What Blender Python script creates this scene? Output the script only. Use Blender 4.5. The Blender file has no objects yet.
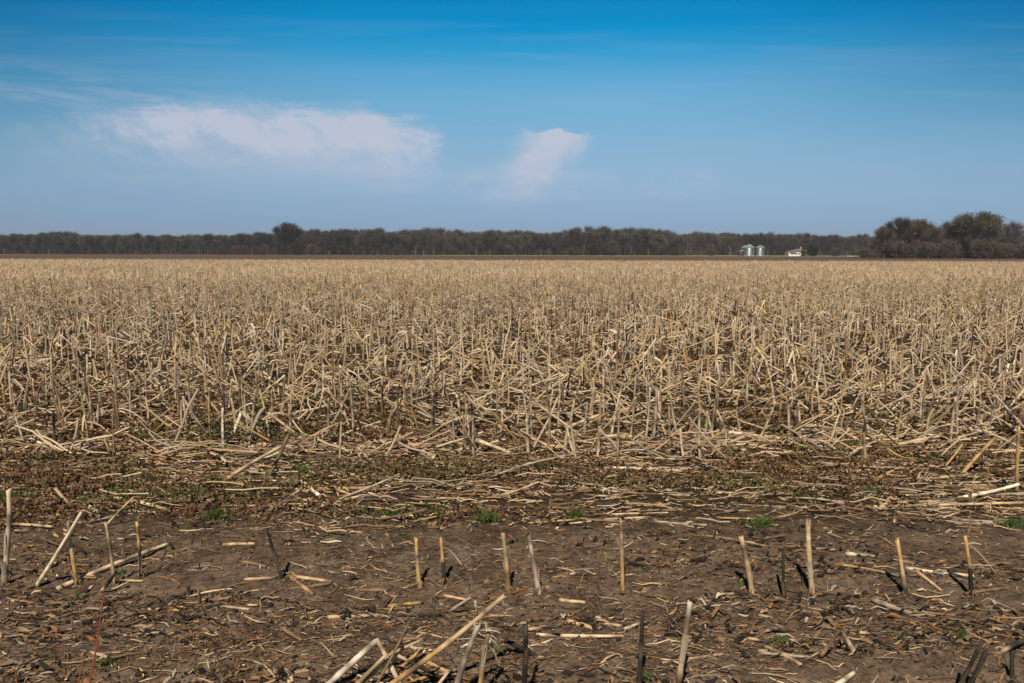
import bpy, math, random
import numpy as np
from mathutils import Matrix, Vector

random.seed(11)
rng = np.random.default_rng(11)
scene = bpy.context.scene
col = scene.collection

# ------------------------------------------------------------------ camera
W, H, F = 1024, 683, 796.0          # picture size, focal length in pixels (28 mm)
CAM_H = 1.6
PITCH = math.radians(6.41)
ROLL = math.radians(0.14)
cam_d = bpy.data.cameras.new("camera")
cam_d.sensor_width = 36.0
cam_d.lens = 36.0 * F / W
cam_d.clip_start = 0.05
cam_d.clip_end = 20000
cam = bpy.data.objects.new("camera", cam_d)
col.objects.link(cam)
CAM_M = (Matrix.Translation((0, 0, CAM_H)) @ Matrix.Rotation(math.radians(90) - PITCH, 4, 'X')
         @ Matrix.Rotation(ROLL, 4, 'Z'))
cam.matrix_world = CAM_M
scene.camera = cam
CAM_R = np.array(CAM_M.to_3x3())

# ------------------------------------------------------------------ light
SUN_AZ = math.radians(-168.0)       # clockwise from +Y (the view): behind and to the left
SUN_EL = math.radians(50.0)
sun_dir = Vector((math.sin(SUN_AZ) * math.cos(SUN_EL), math.cos(SUN_AZ) * math.cos(SUN_EL), math.sin(SUN_EL)))
sd = bpy.data.lights.new("sun", 'SUN')
sd.energy = 5.0
sd.angle = math.radians(0.5)
sd.color = (1.0, 0.90, 0.76)
so = bpy.data.objects.new("sun", sd)
so.rotation_euler = sun_dir.to_track_quat('Z', 'Y').to_euler()
so.location = (0, 0, 60)
col.objects.link(so)

world = bpy.data.worlds.new("World")
scene.world = world
world.use_nodes = True
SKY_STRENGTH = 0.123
HAZE = 0.0002
scene.view_settings.view_transform = 'Standard'
scene.view_settings.look = 'None'
scene.view_settings.exposure = 0.0
scene.view_settings.gamma = 1.0
scene.view_settings.use_curve_mapping = False


class NT:
    """small helper around a node tree"""
    def __init__(self, tree):
        self.t = tree
        tree.nodes.clear()

    def n(self, kind, **props):
        nd = self.t.nodes.new(kind)
        for k, v in props.items():
            setattr(nd, k, v)
        return nd

    def link(self, a, b):
        self.t.links.new(a, b)

    def _in(self, sock, v):
        if hasattr(v, 'is_linked') or isinstance(v, bpy.types.NodeSocket):
            self.link(v, sock)
        elif v is not None:
            if hasattr(sock.default_value, '__len__') and not hasattr(v, '__len__'):
                sock.default_value = [v] * len(sock.default_value)
            elif hasattr(sock.default_value, '__len__') and len(sock.default_value) == 4 and len(v) == 3:
                sock.default_value = (*v, 1)
            else:
                sock.default_value = v

    def m(self, op, a, b=None, c=None, clamp=False):
        nd = self.n('ShaderNodeMath', operation=op)
        nd.use_clamp = clamp
        for s, v in zip(nd.inputs, (a, b, c)):
            self._in(s, v)
        return nd.outputs[0]

    def smooth(self, x, a, b, t0=0.0, t1=1.0):
        nd = self.n('ShaderNodeMapRange', interpolation_type='SMOOTHSTEP')
        self._in(nd.inputs['Value'], x)
        if a > b:
            a, b, t0, t1 = b, a, t1, t0
        self._in(nd.inputs['From Min'], a); self._in(nd.inputs['From Max'], b)
        self._in(nd.inputs['To Min'], t0); self._in(nd.inputs['To Max'], t1)
        return nd.outputs['Result']

    def noise(self, vec, scale, detail=4.0, rough=0.55, dist=0.0, out='Fac'):
        nd = self.n('ShaderNodeTexNoise')
        if vec is not None:
            self.link(vec, nd.inputs['Vector'])
        nd.inputs['Scale'].default_value = scale
        nd.inputs['Detail'].default_value = detail
        nd.inputs['Roughness'].default_value = rough
        nd.inputs['Distortion'].default_value = dist
        return nd.outputs[out]

    def ramp(self, fac, stops):
        nd = self.n('ShaderNodeValToRGB')
        el = nd.color_ramp.elements
        while len(el) < len(stops):
            el.new(0.5)
        for e, (p, c) in zip(el, stops):
            e.position = p
            e.color = (*c, 1) if len(c) == 3 else c
        self._in(nd.inputs[0], fac)
        return nd.outputs[0]

    def mix(self, fac, a, b, mode='MIX'):
        nd = self.n('ShaderNodeMix', data_type='RGBA', blend_type=mode)
        self._in(nd.inputs[0], fac); self._in(nd.inputs[6], a); self._in(nd.inputs[7], b)
        return nd.outputs[2]

    def xyz(self, vec):
        nd = self.n('ShaderNodeSeparateXYZ'); self.link(vec, nd.inputs[0]); return nd.outputs

    def comb(self, x, y, z):
        nd = self.n('ShaderNodeCombineXYZ')
        for s, v in zip(nd.inputs, (x, y, z)):
            self._in(s, v)
        return nd.outputs[0]


def build_sky():
    k = NT(world.node_tree)
    sky = k.n('ShaderNodeTexSky', sky_type='NISHITA')
    sky.sun_disc = False
    sky.sun_elevation = SUN_EL
    sky.sun_rotation = SUN_AZ
    sky.altitude = 200
    sky.air_density = 1.0
    sky.dust_density = 0.6
    sky.ozone_density = 2.0
    g = k.n('ShaderNodeTexCoord').outputs['Generated']
    x, y, z = k.xyz(g)
    # sky tint by height above the horizon; unseen upper dome darkened to cut fill
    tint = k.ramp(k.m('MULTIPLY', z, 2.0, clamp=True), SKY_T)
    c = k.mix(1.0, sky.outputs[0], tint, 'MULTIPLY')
    side = k.m('ABSOLUTE', k.m('DIVIDE', x, k.m('MAXIMUM', y, 0.2)))
    deep = k.m('MULTIPLY', k.smooth(side, 0.12, 0.80), k.smooth(z, 0.03, 0.26))  # darkens the sky towards both sides: lens falloff put into its colour
    c = k.mix(k.m('MULTIPLY', deep, 1.0), c, k.mix(1.0, c, (0.08, 0.50, 0.64), 'MULTIPLY'))
    # thin clouds low over the horizon: direction on a vertical plane ahead
    yy = k.m('MAXIMUM', y, 0.05)
    U = k.m('MULTIPLY_ADD', k.m('DIVIDE', x, yy), 796.0, 512.0)
    V = k.m('MULTIPLY', k.m('DIVIDE', z, yy), 796.0)
    ahead = k.smooth(y, 0.1, 0.3)
    def nz(sx, sy, detail=6.0, rough=0.6, dist=0.0, off=0.0):
        return k.noise(k.comb(k.m('MULTIPLY_ADD', U, sx, off), k.m('MULTIPLY', V, sy), off), 1.0, detail, rough, dist)
    def amp(nv, a):
        return k.m('MULTIPLY', k.m('SUBTRACT', nv, 0.5), a)
    def prod(*fs):
        r = fs[0]
        for f in fs[1:]:
            r = k.m('MULTIPLY', r, f)
        return r
    # anvil cloud, left
    w1 = nz(0.020, 0.045, off=3.0, detail=8.0, rough=0.66)
    w2 = nz(0.010, 0.06, off=8.0, detail=8.0, rough=0.68)
    Uw = k.m('ADD', U, amp(w1, 130))
    Vw = k.m('ADD', V, amp(w2, 46))
    d = k.m('DIVIDE', k.m('SUBTRACT', Uw, 225.0), 205.0)
    T = k.m('MULTIPLY_ADD', k.m('MULTIPLY', d, d), -16.0, 147.0)
    dv = k.m('SUBTRACT', T, Vw)                    # below the top edge
    skew = k.m('MULTIPLY_ADD', V, 0.9, U)
    fing = k.noise(k.comb(k.m('MULTIPLY', skew, 0.03), k.m('MULTIPLY', V, 0.025), 5.0), 1.0, 8.0, 0.7)
    fine = nz(0.05, 0.11, detail=8.0, rough=0.7, off=61.0)
    c1 = prod(k.smooth(dv, -6, 24), k.smooth(dv, 84, 8), k.smooth(Uw, 0, 240), k.smooth(Uw, 448, 398),
              k.smooth(fing, 0.28, 0.66, 0.30, 1.0), k.smooth(fine, 0.25, 0.7, 0.70, 1.0))
    lowfade = prod(k.smooth(V, 40, 90), k.smooth(V, 135, 100), k.smooth(U, 120, 260), k.smooth(U, 470, 380))
    # streaks above and left of it
    slope = k.m('MULTIPLY_ADD', U, 0.13, V)
    st = k.noise(k.comb(k.m('MULTIPLY', U, 0.008), k.m('MULTIPLY', slope, 0.06), 21.0), 1.0, 6.0, 0.6, 0.3)
    stl = prod(k.smooth(slope, 138, 160), k.smooth(slope, 196, 172), k.smooth(U, 330, 160), k.smooth(st, 0.36, 0.72))
    st2 = prod(k.smooth(nz(0.004, 0.07, detail=5, off=33.0), 0.45, 0.72), k.smooth(V, 90, 150), k.smooth(V, 245, 200))
    # turret, middle
    a1 = nz(0.035, 0.045, off=13.0)
    Ua = k.m('ADD', U, amp(a1, 52)); Va = k.m('ADD', V, amp(nz(0.03, 0.05, off=17.0), 36))
    lean = k.m('MULTIPLY_ADD', k.m('SUBTRACT', Va, 85.0), 0.62, 536.0)     # the turret leans right as it rises
    dx = k.m('ABSOLUTE', k.m('SUBTRACT', Ua, lean))
    c2 = prod(k.smooth(dx, 50, 4), k.smooth(Va, 120, 114), k.smooth(Va, 34, 100), k.smooth(fine, 0.25, 0.7, 0.65, 1.0))
    pat = prod(k.smooth(nz(0.018, 0.05, off=41.0), 0.44, 0.70), k.smooth(V, 42, 62), k.smooth(V, 92, 72),
               k.smooth(U, 380, 480), k.smooth(U, 760, 690))
    veil = prod(k.smooth(nz(0.003, 0.012, detail=3, off=51.0), 0.3, 0.7), k.smooth(V, 20, 70), k.smooth(V, 170, 90))
    mask = k.m('MULTIPLY', c1, 1.55)
    for f, wgt in ((lowfade, 0.18), (stl, 0.34), (prod(k.smooth(Va, 120, 115), k.smooth(V, 98, 112), k.smooth(k.m('ABSOLUTE', k.m('SUBTRACT', Ua, 560.0)), 30, 14)), 0.30), (st2, 0.07), (c2, 0.95), (pat, 0.30), (veil, 0.06)):
        mask = k.m('ADD', mask, k.m('MULTIPLY', f, wgt))
    mask = k.m('MULTIPLY', k.m('MINIMUM', mask, 0.86), ahead)
    c = k.mix(mask, c, tuple(v / SKY_STRENGTH for v in (0.54, 0.565, 0.68)))
    bg = k.n('ShaderNodeBackground')
    k.link(c, bg.inputs['Color'])
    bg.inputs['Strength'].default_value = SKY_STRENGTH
    o = k.n('ShaderNodeOutputWorld')
    k.link(bg.outputs[0], o.inputs['Surface'])


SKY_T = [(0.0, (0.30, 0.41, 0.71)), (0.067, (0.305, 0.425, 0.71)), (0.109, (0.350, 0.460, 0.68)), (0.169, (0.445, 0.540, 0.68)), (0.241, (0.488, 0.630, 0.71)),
         (0.357, (0.45, 0.76, 0.82)), (0.413, (0.355, 0.784, 0.883)), (0.467, (0.110, 0.744, 0.90)), (0.521, (0.002, 0.671, 0.907)), (0.60, (0.001, 0.60, 0.87)), (0.68, (0.10, 0.14, 0.18)), (1.0, (0.10, 0.11, 0.13))]  # last stops lie above the view, darkened to deepen shadows below
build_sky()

# ------------------------------------------------------------------ pixel helpers (photo -> point in the world)
def ray(px, py):
    d = CAM_R @ np.array([(px - W / 2) / F, (H / 2 - py) / F, -1.0])
    return d
def ground_at(px, py, z=0.0):
    d = ray(px, py)
    t = (z - CAM_H) / d[2]
    return np.array([d[0] * t, d[1] * t, z])
def at(px, py, Y):
    d = ray(px, py)
    t = Y / d[1]
    return np.array([d[0] * t, Y, CAM_H + d[2] * t])

# ------------------------------------------------------------------ noise in numpy
def _hash(ix, iy, seed):
    h = (ix.astype(np.int64) * 374761393 + iy.astype(np.int64) * 668265263 + seed * 1442695041) & 0xffffffff
    h = ((h ^ (h >> 13)) * 1274126177) & 0xffffffff
    h = h ^ (h >> 16)
    return (h & 0xffff) / 65535.0
def vnoise(x, y, seed=0):
    x = np.asarray(x, float); y = np.asarray(y, float)
    ix = np.floor(x); iy = np.floor(y)
    fx = x - ix; fy = y - iy
    fx = fx * fx * (3 - 2 * fx); fy = fy * fy * (3 - 2 * fy)
    a = _hash(ix, iy, seed); b = _hash(ix + 1, iy, seed); c = _hash(ix, iy + 1, seed); d = _hash(ix + 1, iy + 1, seed)
    return (a + (b - a) * fx) * (1 - fy) + (c + (d - c) * fx) * fy
def fbm(x, y, seed=0, octv=3):
    s = 0; a = 0.5
    for o in range(octv):
        s = s + a * vnoise(x * 2 ** o + 17 * o, y * 2 ** o - 9 * o, seed + o); a *= 0.5
    return s / (1 - 0.5 ** octv)
def gz(x, y):
    """height of the soil"""
    x = np.asarray(x, float); y = np.asarray(y, float)
    near = np.clip((40 - y) / 25, 0, 1) * np.clip((y + 6) / 4, 0, 1)
    fine = np.clip((14 - y) / 8, 0, 1) * np.clip((y + 3) / 3, 0, 1)
    z = 0.05 * (fbm(x * 0.9, y * 1.6, 1, 2) - 0.5) * near
    z = z + 0.040 * (fbm(x * 2.6, y * 4.5, 5, 3) - 0.5) * fine
    z = z + 0.014 * (fbm(x * 14, y * 18, 9, 3) - 0.5) * fine
    z = z + 0.012 * (vnoise(x * 45, y * 45, 31) ** 3 - 0.2) * fine
    z = z + 0.02 * np.exp(-((y - 3.78) / 0.13) ** 2) + 0.02 * np.exp(-((y - 2.98) / 0.13) ** 2)
    return z

# ------------------------------------------------------------------ mesh accumulator (quads, point colours)
class Acc:
    def __init__(self):
        self.v = []; self.f = []; self.c = []; self.mi = []; self.n = 0
    def add(self, v, f, c, mi=0):
        v = np.asarray(v, np.float32).reshape(-1, 3); f = np.asarray(f, np.int64).reshape(-1, 4)
        c = np.asarray(c, np.float32)
        if c.ndim == 1:
            c = np.broadcast_to(c, (len(v), 3))
        self.v.append(v); self.f.append(f + self.n); self.c.append(c.reshape(-1, 3)); self.n += len(v)
        self.mi.append(np.full(len(f), mi, np.int32))
    def build(self, name, mats, parent=None, origin=None, smooth=False):
        v = np.concatenate(self.v); f = np.concatenate(self.f); c = np.concatenate(self.c); mi = np.concatenate(self.mi)
        if origin is not None:
            v = v - np.asarray(origin, np.float32)
        me = bpy.data.meshes.new(name)
        me.vertices.add(len(v)); me.vertices.foreach_set('co', v.ravel())
        me.loops.add(f.size); me.loops.foreach_set('vertex_index', f.ravel().astype(np.int32))
        me.polygons.add(len(f))
        me.polygons.foreach_set('loop_start', np.arange(0, f.size, 4, dtype=np.int32))
        me.polygons.foreach_set('loop_total', np.full(len(f), 4, np.int32))
        if not isinstance(mats, (list, tuple)):
            mats = [mats]
        for m in mats:
            me.materials.append(m)
        me.polygons.foreach_set('material_index', mi)
        me.polygons.foreach_set('use_smooth', np.full(len(f), smooth, bool))
        at_ = me.color_attributes.new('Col', 'FLOAT_COLOR', 'POINT')
        at_.data.foreach_set('color', np.concatenate([c, np.ones((len(c), 1), np.float32)], 1).ravel())
        me.update(calc_edges=True)
        o = bpy.data.objects.new(name, me)
        col.objects.link(o)
        if parent is not None:
            o.parent = parent
        elif origin is not None:
            o.location = origin
        return o

def norm(a):
    return a / np.maximum(np.linalg.norm(a, axis=-1, keepdims=True), 1e-9)

def tubes(acc, P, R, S, C, cap=True, mi=0, ragged=0.0):
    """N tubes: P (N,K,3) paths, R (N,K) radii, C (N,3) or (N,K,3)"""
    P = np.asarray(P, float); R = np.asarray(R, float)
    N, K, _ = P.shape
    ax = norm(P[:, -1] - P[:, 0])
    ref = np.where(np.abs(ax[:, 2:3]) > 0.8, np.array([[1.0, 0, 0]]), np.array([[0, 0, 1.0]]))
    u = norm(np.cross(ax, ref)); w = np.cross(ax, u)
    ang = np.arange(S) / S * 2 * math.pi
    ring = (np.cos(ang)[None, :, None] * u[:, None, :] + np.sin(ang)[None, :, None] * w[:, None, :])     # N,S,3
    V = P[:, :, None, :] + R[:, :, None, None] * ring[:, None, :, :]
    if ragged:
        V[:, -1] += ax[:, None, :] * (rng.random((N, S, 1)) - 0.35) * ragged * R[:, -1][:, None, None]
    C = np.asarray(C, float)
    if C.ndim == 2:
        C = np.broadcast_to(C[:, None, :], (N, K, 3))
    CC = np.broadcast_to(C[:, :, None, :], (N, K, S, 3))
    base = (np.arange(N) * K * S)[:, None, None]
    kk = (np.arange(K - 1) * S)[None, :, None]
    s = np.arange(S)[None, None, :]; s2 = (np.arange(S)[None, None, :] + 1) % S
    Fq = np.stack([base + kk + s, base + kk + s2, base + kk + S + s2, base + kk + S + s], -1).reshape(-1, 4)
    fs = [Fq]
    if cap and S in (4, 6, 8):
        b = np.arange(N) * K * S
        for off in ((K - 1) * S, 0):
            o = b + off
            qs = {4: [[0, 1, 2, 3]], 6: [[0, 1, 2, 3], [0, 3, 4, 5]], 8: [[0, 1, 2, 3], [0, 3, 4, 7], [4, 5, 6, 7]]}[S]
            for q in qs:
                q = q if off else q[::-1]
                fs.append(np.stack([o + i for i in q], -1))
    acc.add(V.reshape(-1, 3), np.concatenate(fs), CC.reshape(-1, 3), mi)

def strips(acc, P, Wv, C, mi=0):
    """N ribbons: P (N,K,3), Wv (N,K,3) half width vectors, C (N,3)"""
    N, K, _ = P.shape
    V = np.stack([P - Wv, P + Wv], 2)
    base = (np.arange(N) * K * 2)[:, None]
    k = (np.arange(K - 1) * 2)[None, :]
    Fq = np.stack([base + k, base + k + 1, base + k + 3, base + k + 2], -1).reshape(-1, 4)
    C = np.asarray(C, float)
    CC = np.broadcast_to(C[:, None, :], (N, K * 2, 3))
    acc.add(V.reshape(-1, 3), Fq, CC.reshape(-1, 3), mi)

def tag(o, label=None, cat=None, group=None, kind=None):
    if label: o['label'] = label
    if cat: o['category'] = cat
    if group: o['group'] = group
    if kind: o['kind'] = kind
    return o

def empty(name, loc):
    e = bpy.data.objects.new(name, None)
    e.location = tuple(float(t) for t in loc)
    e.empty_display_size = 0.2
    col.objects.link(e)
    return e

# ------------------------------------------------------------------ materials
def material(name):
    m = bpy.data.materials.new(name)
    m.use_nodes = True
    return m, NT(m.node_tree)
def finish(k, colour, rough=0.8, spec=0.3, bump=None, dist=0.01, strength=0.5, metal=0.0):
    b = k.n('ShaderNodeBsdfPrincipled')
    k._in(b.inputs['Base Color'], colour)
    k._in(b.inputs['Roughness'], rough)
    b.inputs['Specular IOR Level'].default_value = spec
    b.inputs['Metallic'].default_value = metal
    if bump is not None:
        bn = k.n('ShaderNodeBump')
        bn.inputs['Distance'].default_value = dist
        bn.inputs['Strength'].default_value = strength
        k.link(bump, bn.inputs['Height'])
        k.link(bn.outputs[0], b.inputs['Normal'])
    o = k.n('ShaderNodeOutputMaterial')
    k.link(b.outputs[0], o.inputs['Surface'])
def obj_co(k):
    return k.n('ShaderNodeTexCoord').outputs['Object']
def world_co(k):
    return k.n('ShaderNodeNewGeometry').outputs['Position']
def attr(k, name='Col'):
    return k.n('ShaderNodeAttribute', attribute_name=name).outputs['Color']

def mat_attr(name, rough=0.8, spec=0.25, var=0.35, scale=30.0, bump=0.004, sat=None):
    """colour of each piece from its own tint, with streaks and specks"""
    m, k = material(name)
    p = world_co(k)
    n1 = k.noise(p, scale, 5, 0.65)
    n2 = k.noise(p, scale * 5, 3, 0.6)
    f = k.m('MULTIPLY_ADD', k.m('SUBTRACT', n1, 0.5), var * 2, 1.0)
    f = k.m('MULTIPLY', f, k.m('MULTIPLY_ADD', k.m('SUBTRACT', n2, 0.5), var, 1.0))
    c = k.mix(1.0, attr(k), k.comb(f, f, f), 'MULTIPLY')
    finish(k, c, rough, spec, n2 if bump else None, bump or 0.01, 0.6)
    return m

M = {}
M['stalk'] = mat_attr('dry_stalk', 0.65, 0.35, 0.38, 38.0, 0.004)
M['leaf'] = mat_attr('dry_leaf', 0.75, 0.25, 0.35, 30.0, 0.003)
M['field'] = mat_attr('field_stubble', 0.75, 0.25, 0.30, 14.0, 0.0)
M['weed'] = mat_attr('weed_leaf', 0.6, 0.3, 0.3, 25.0, 0.0)
M['bark'] = mat_attr('bark', 0.9, 0.15, 0.3, 0.8, 0.0)
M['twig'] = mat_attr('twigs', 0.9, 0.1, 0.35, 0.25, 0.0)
M['clod'] = mat_attr('clod_soil', 0.95, 0.1, 0.3, 40.0, 0.004)

def mat_soil():
    m, k = material('soil')
    p = world_co(k)
    x, y, z = k.xyz(p)
    n0 = k.noise(p, 0.9, 5, 0.6)
    n1 = k.noise(p, 4.5, 6, 0.65)
    n2 = k.noise(p, 24.0, 5, 0.7)
    n3 = k.noise(p, 130.0, 3, 0.7)
    soil = k.ramp(n1, [(0.30, (0.080, 0.052, 0.034)), (0.45, (0.135, 0.094, 0.066)), (0.58, (0.190, 0.139, 0.100)), (0.75, (0.255, 0.195, 0.145))])
    speck = k.ramp(n2, [(0.36, (0.035, 0.026, 0.018)), (0.50, (0.5, 0.5, 0.5)), (0.66, (0.75, 0.62, 0.45))])
    soil = k.mix(0.55, soil, speck, 'OVERLAY')
    chaff = k.smooth(n3, 0.60, 0.68)
    soil = k.mix(k.m('MULTIPLY', chaff, 0.35), soil, (0.26, 0.19, 0.11))
    # trampled strip and field floor: old chaff and rotted leaf, colour darkened as shade between the stalks
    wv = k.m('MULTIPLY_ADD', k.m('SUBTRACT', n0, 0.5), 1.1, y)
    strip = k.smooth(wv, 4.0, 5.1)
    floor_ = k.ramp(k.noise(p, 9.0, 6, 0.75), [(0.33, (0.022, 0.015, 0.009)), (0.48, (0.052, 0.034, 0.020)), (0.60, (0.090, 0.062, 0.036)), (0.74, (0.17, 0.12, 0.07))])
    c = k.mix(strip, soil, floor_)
    far = k.smooth(y, 16, 45)
    ff = k.ramp(k.noise(p, 1.4, 6, 0.7), [(0.3, (0.13, 0.098, 0.055)), (0.7, (0.27, 0.21, 0.13))])
    c = k.mix(far, c, ff)
    h = k.m('ADD', k.m('MULTIPLY', n2, 1.0), k.m('MULTIPLY', n3, 0.35))
    finish(k, c, 0.95, 0.12, h, 0.03, 0.85)
    return m
M['soil'] = mat_soil()

def mat_flat(name, stops, scale, rough=0.95, stretch=None):
    m, k = material(name)
    p = world_co(k)
    if stretch:
        x, y, z = k.xyz(p)
        p = k.comb(k.m('MULTIPLY', x, stretch[0]), k.m('MULTIPLY', y, stretch[1]), z)
    n = k.noise(p, scale, 6, 0.65)
    finish(k, k.ramp(n, stops), rough, 0.1)
    return m
M['ploughed'] = mat_flat('ploughed_soil', [(0.3, (0.085, 0.052, 0.035)), (0.7, (0.150, 0.098, 0.068))], 0.2, stretch=(0.2, 1.0))
M['verge'] = mat_flat('verge_grass', [(0.3, (0.16, 0.15, 0.06)), (0.55, (0.27, 0.23, 0.11)), (0.8, (0.36, 0.29, 0.17))], 0.05)
M['woodfloor'] = mat_flat('wood_floor', [(0.3, (0.03, 0.025, 0.02)), (0.7, (0.07, 0.055, 0.045))], 0.3)
M['earth'] = mat_flat('pale_earth', [(0.3, (0.22, 0.18, 0.14)), (0.7, (0.32, 0.27, 0.21))], 0.8)

# ------------------------------------------------------------------ ground, one sheet to the horizon
def grid_mesh(name, xs_of_row, ys, mat, zf):
    X = np.stack([xs_of_row(y) for y in ys]); Y = np.repeat(np.asarray(ys)[:, None], X.shape[1], 1)
    Z = zf(X, Y)
    n, mcol = X.shape
    i = np.arange(n - 1)[:, None] * mcol; j = np.arange(mcol - 1)[None, :]
    Fq = np.stack([i + j, i + j + 1, i + j + mcol + 1, i + j + mcol], -1).reshape(-1, 4)
    a = Acc(); a.add(np.stack([X, Y, Z], -1), Fq, np.array([0.5, 0.5, 0.5]))
    return a.build(name, mat, smooth=True)

ys = [-300, -60, -12, -4, -1, 0.0, 0.8, 1.4, 1.8, 2.1, 2.3]
ys += list(CAM_H * F / (np.arange(520, 12, -1.0)))                      # one row a pixel
ys = [y for i, y in enumerate(ys) if i < 11 or y > 2.31]
ys += [112, 120, 126, 140, 160, 190, 230, 300, 420, 700, 1500, 4000, 9000]
tt = np.concatenate([np.linspace(-2.4, -0.85, 260)[:-1], np.linspace(-0.85, 0.85, 900), np.linspace(0.85, 2.4, 260)[1:]])
def row_x(y):
    w = max(y, 2.4)
    return np.concatenate([[-30000, -300 - 2.5 * w], tt * w, [300 + 2.5 * w, 30000]])
tag(grid_mesh('ground', row_x, ys, M['soil'], gz), kind='structure')

def sheet(name, x0, x1, yfun0, yfun1, z, mat, n=60):
    xs = np.linspace(x0, x1, n)
    a = Acc()
    y0 = np.array([yfun0(x) for x in xs]); y1 = np.array([yfun1(x) for x in xs])
    V = np.concatenate([np.stack([xs, y0, np.full(n, z)], 1), np.stack([xs, y1, np.full(n, z)], 1)])
    i = np.arange(n - 1)
    a.add(V, np.stack([i, i + 1, i + n + 1, i + n], -1), np.array([.5, .5, .5]))
    return tag(a.build(name, mat), kind='structure')

FIELD_END = 127.0
sheet('ploughed_field', -600, 600, lambda x: FIELD_END + 1.5, lambda x: 350.0 if x > -45 else 408.0, 0.004, M['ploughed'])
sheet('grass_verge', -600, 600, lambda x: 350.0 if x > -45 else 408.0, lambda x: 412.0 if x < 60 else 520.0, 0.008, M['verge'])
sheet('wood_ground', -700, 700, lambda x: 412.0 if x < 60 else 520.0, lambda x: 900.0, 0.012, M['woodfloor'])
sheet('thicket_ground', 105, 330, lambda x: 236.0, lambda x: 300.0, 0.016, M['woodfloor'])

# ------------------------------------------------------------------ stalk colours
CREAM = np.array([0.62, 0.475, 0.305]); TAN = np.array([0.47, 0.330, 0.190]); GREY = np.array([0.37, 0.290, 0.212])
GOLD = np.array([0.42, 0.255, 0.095]); BROWN = np.array([0.20, 0.125, 0.065]); BLACK = np.array([0.020, 0.016, 0.013])
WHITE = np.array([0.66, 0.56, 0.42]); RUST = np.array([0.27, 0.115, 0.040])
PAL = {'cream': CREAM, 'tan': TAN, 'grey': GREY, 'gold': GOLD, 'brown': BROWN, 'black': BLACK, 'white': WHITE, 'rust': RUST}

def rand_cols(n, weights=None):
    names = ['cream', 'tan', 'grey', 'gold', 'brown', 'white', 'black', 'rust']
    wts = list(weights or [0.36, 0.27, 0.15, 0.04, 0.10, 0.06, 0.02]); wts = np.array(wts + [0] * (8 - len(wts))); wts = wts / wts.sum()
    idx = rng.choice(len(names), n, p=wts)
    c = np.stack([PAL[q] for q in names])[idx]
    return c * rng.uniform(0.72, 1.12, (n, 1)) * rng.uniform(0.95, 1.05, (n, 3))

def style_cols(style, t):
    c = np.zeros((len(t), 3))
    if style in PAL:
        c[:] = PAL[style]
        if style not in ('black',):
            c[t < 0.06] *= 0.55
        else:
            c = c + np.array([.030, .020, .013]) * np.clip(np.sin(t * rng.uniform(5, 14) + rng.uniform(0, 6)), 0, 1)[:, None] * rng.uniform(.3, 1)
    elif style == 'goldblack':
        c[:] = np.where((t > 0.55)[:, None], GOLD * 1.1, BLACK); c[t < 0.07] = GOLD * 0.6
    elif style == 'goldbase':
        c[:] = np.where((t > 0.62)[:, None], GOLD * 1.1, TAN * 0.85); c[t < 0.22] = BLACK * 2
    elif style == 'tanbase':
        c[:] = TAN; c[t > 0.85] = WHITE; c[t < 0.3] = BROWN * 0.5
    elif style == 'goldtan':
        c[:] = np.where((t > 0.5)[:, None], TAN, GOLD)
    elif style == 'blacktan':
        c[:] = np.where((t > 0.28)[:, None], BLACK, TAN)
    elif style == 'tanblack':
        c[:] = np.where((t > 0.45)[:, None], BLACK * 1.3, TAN)
    return c

def stalk_mesh(acc, p0, p1, r, style, bow=0.02, nodes=None, bend=None):
    """a corn stalk from p0 to p1 with joints, a slight bow and a ragged end; colours are 'style' or an rgb"""
    p0 = np.asarray(p0, float); p1 = np.asarray(p1, float)
    L = np.linalg.norm(p1 - p0)
    K = int(np.clip(L / 0.022, 8, 34))
    t = np.linspace(0, 1, K)
    side = norm(np.cross(p1 - p0, rng.normal(size=3)))
    kx = np.sin(t * math.pi)[:, None] * side * bow * L * rng.uniform(-1, 1)
    P = p0 + (p1 - p0) * t[:, None] + kx
    if bend is not None:
        P = P + (np.clip((t - 0.75) / 0.25, 0, 1) ** 1.5)[:, None] * np.asarray(bend)
    jp = rng.uniform(0.10, 0.16); ph = rng.uniform(0, jp)
    dj = np.abs(((t * L + ph) % jp) - jp / 2)
    node = np.exp(-((dj) / 0.008) ** 2)
    R = r * (1.06 - 0.22 * t) * (1 + 0.26 * node) * (1 + 0.06 * rng.normal(size=K))
    if isinstance(style, str):
        C = style_cols(style, t) * (1.18 if style != 'black' else 1)
    else:
        C = np.broadcast_to(np.asarray(style), (K, 3)).copy()
    blot = np.clip((vnoise(t * L * 22 + rng.uniform(0, 99), np.full(K, rng.uniform(0, 99)), 3) - 0.60) * 4, 0, 0.75)[:, None]
    C = C * (1 - blot) + np.array([0.10, 0.075, 0.05]) * blot
    C = C * rng.uniform(0.88, 1.1) * (1 - 0.5 * node[:, None]) * (1 + 0.14 * rng.normal(size=(K, 1)))
    tubes(acc, P[None], R[None], 8, np.clip(C, 0.005, 0.9)[None], ragged=2.2)
    return P

def leaf_mesh(acc, p, direction, length, width, c, droop=0.6):
    """one dry leaf ribbon hanging from p"""
    K = 7
    t = np.linspace(0, 1, K)
    d = norm(np.asarray(direction, float))
    P = np.asarray(p) + d * (t[:, None] * length)
    P[:, 2] -= droop * length * t ** 2
    s = norm(np.cross(d, [0, 0, 1.0]) + 0.3 * rng.normal(size=3))
    tw = np.linspace(0, rng.uniform(-1.6, 1.6), K)
    n2 = np.cross(d, s)
    Wv = (np.cos(tw)[:, None] * s + np.sin(tw)[:, None] * n2) * (width / 2 * (1 - 0.75 * t ** 2))[:, None]
    strips(acc, P[None], Wv[None], np.asarray(c)[None])

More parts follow.
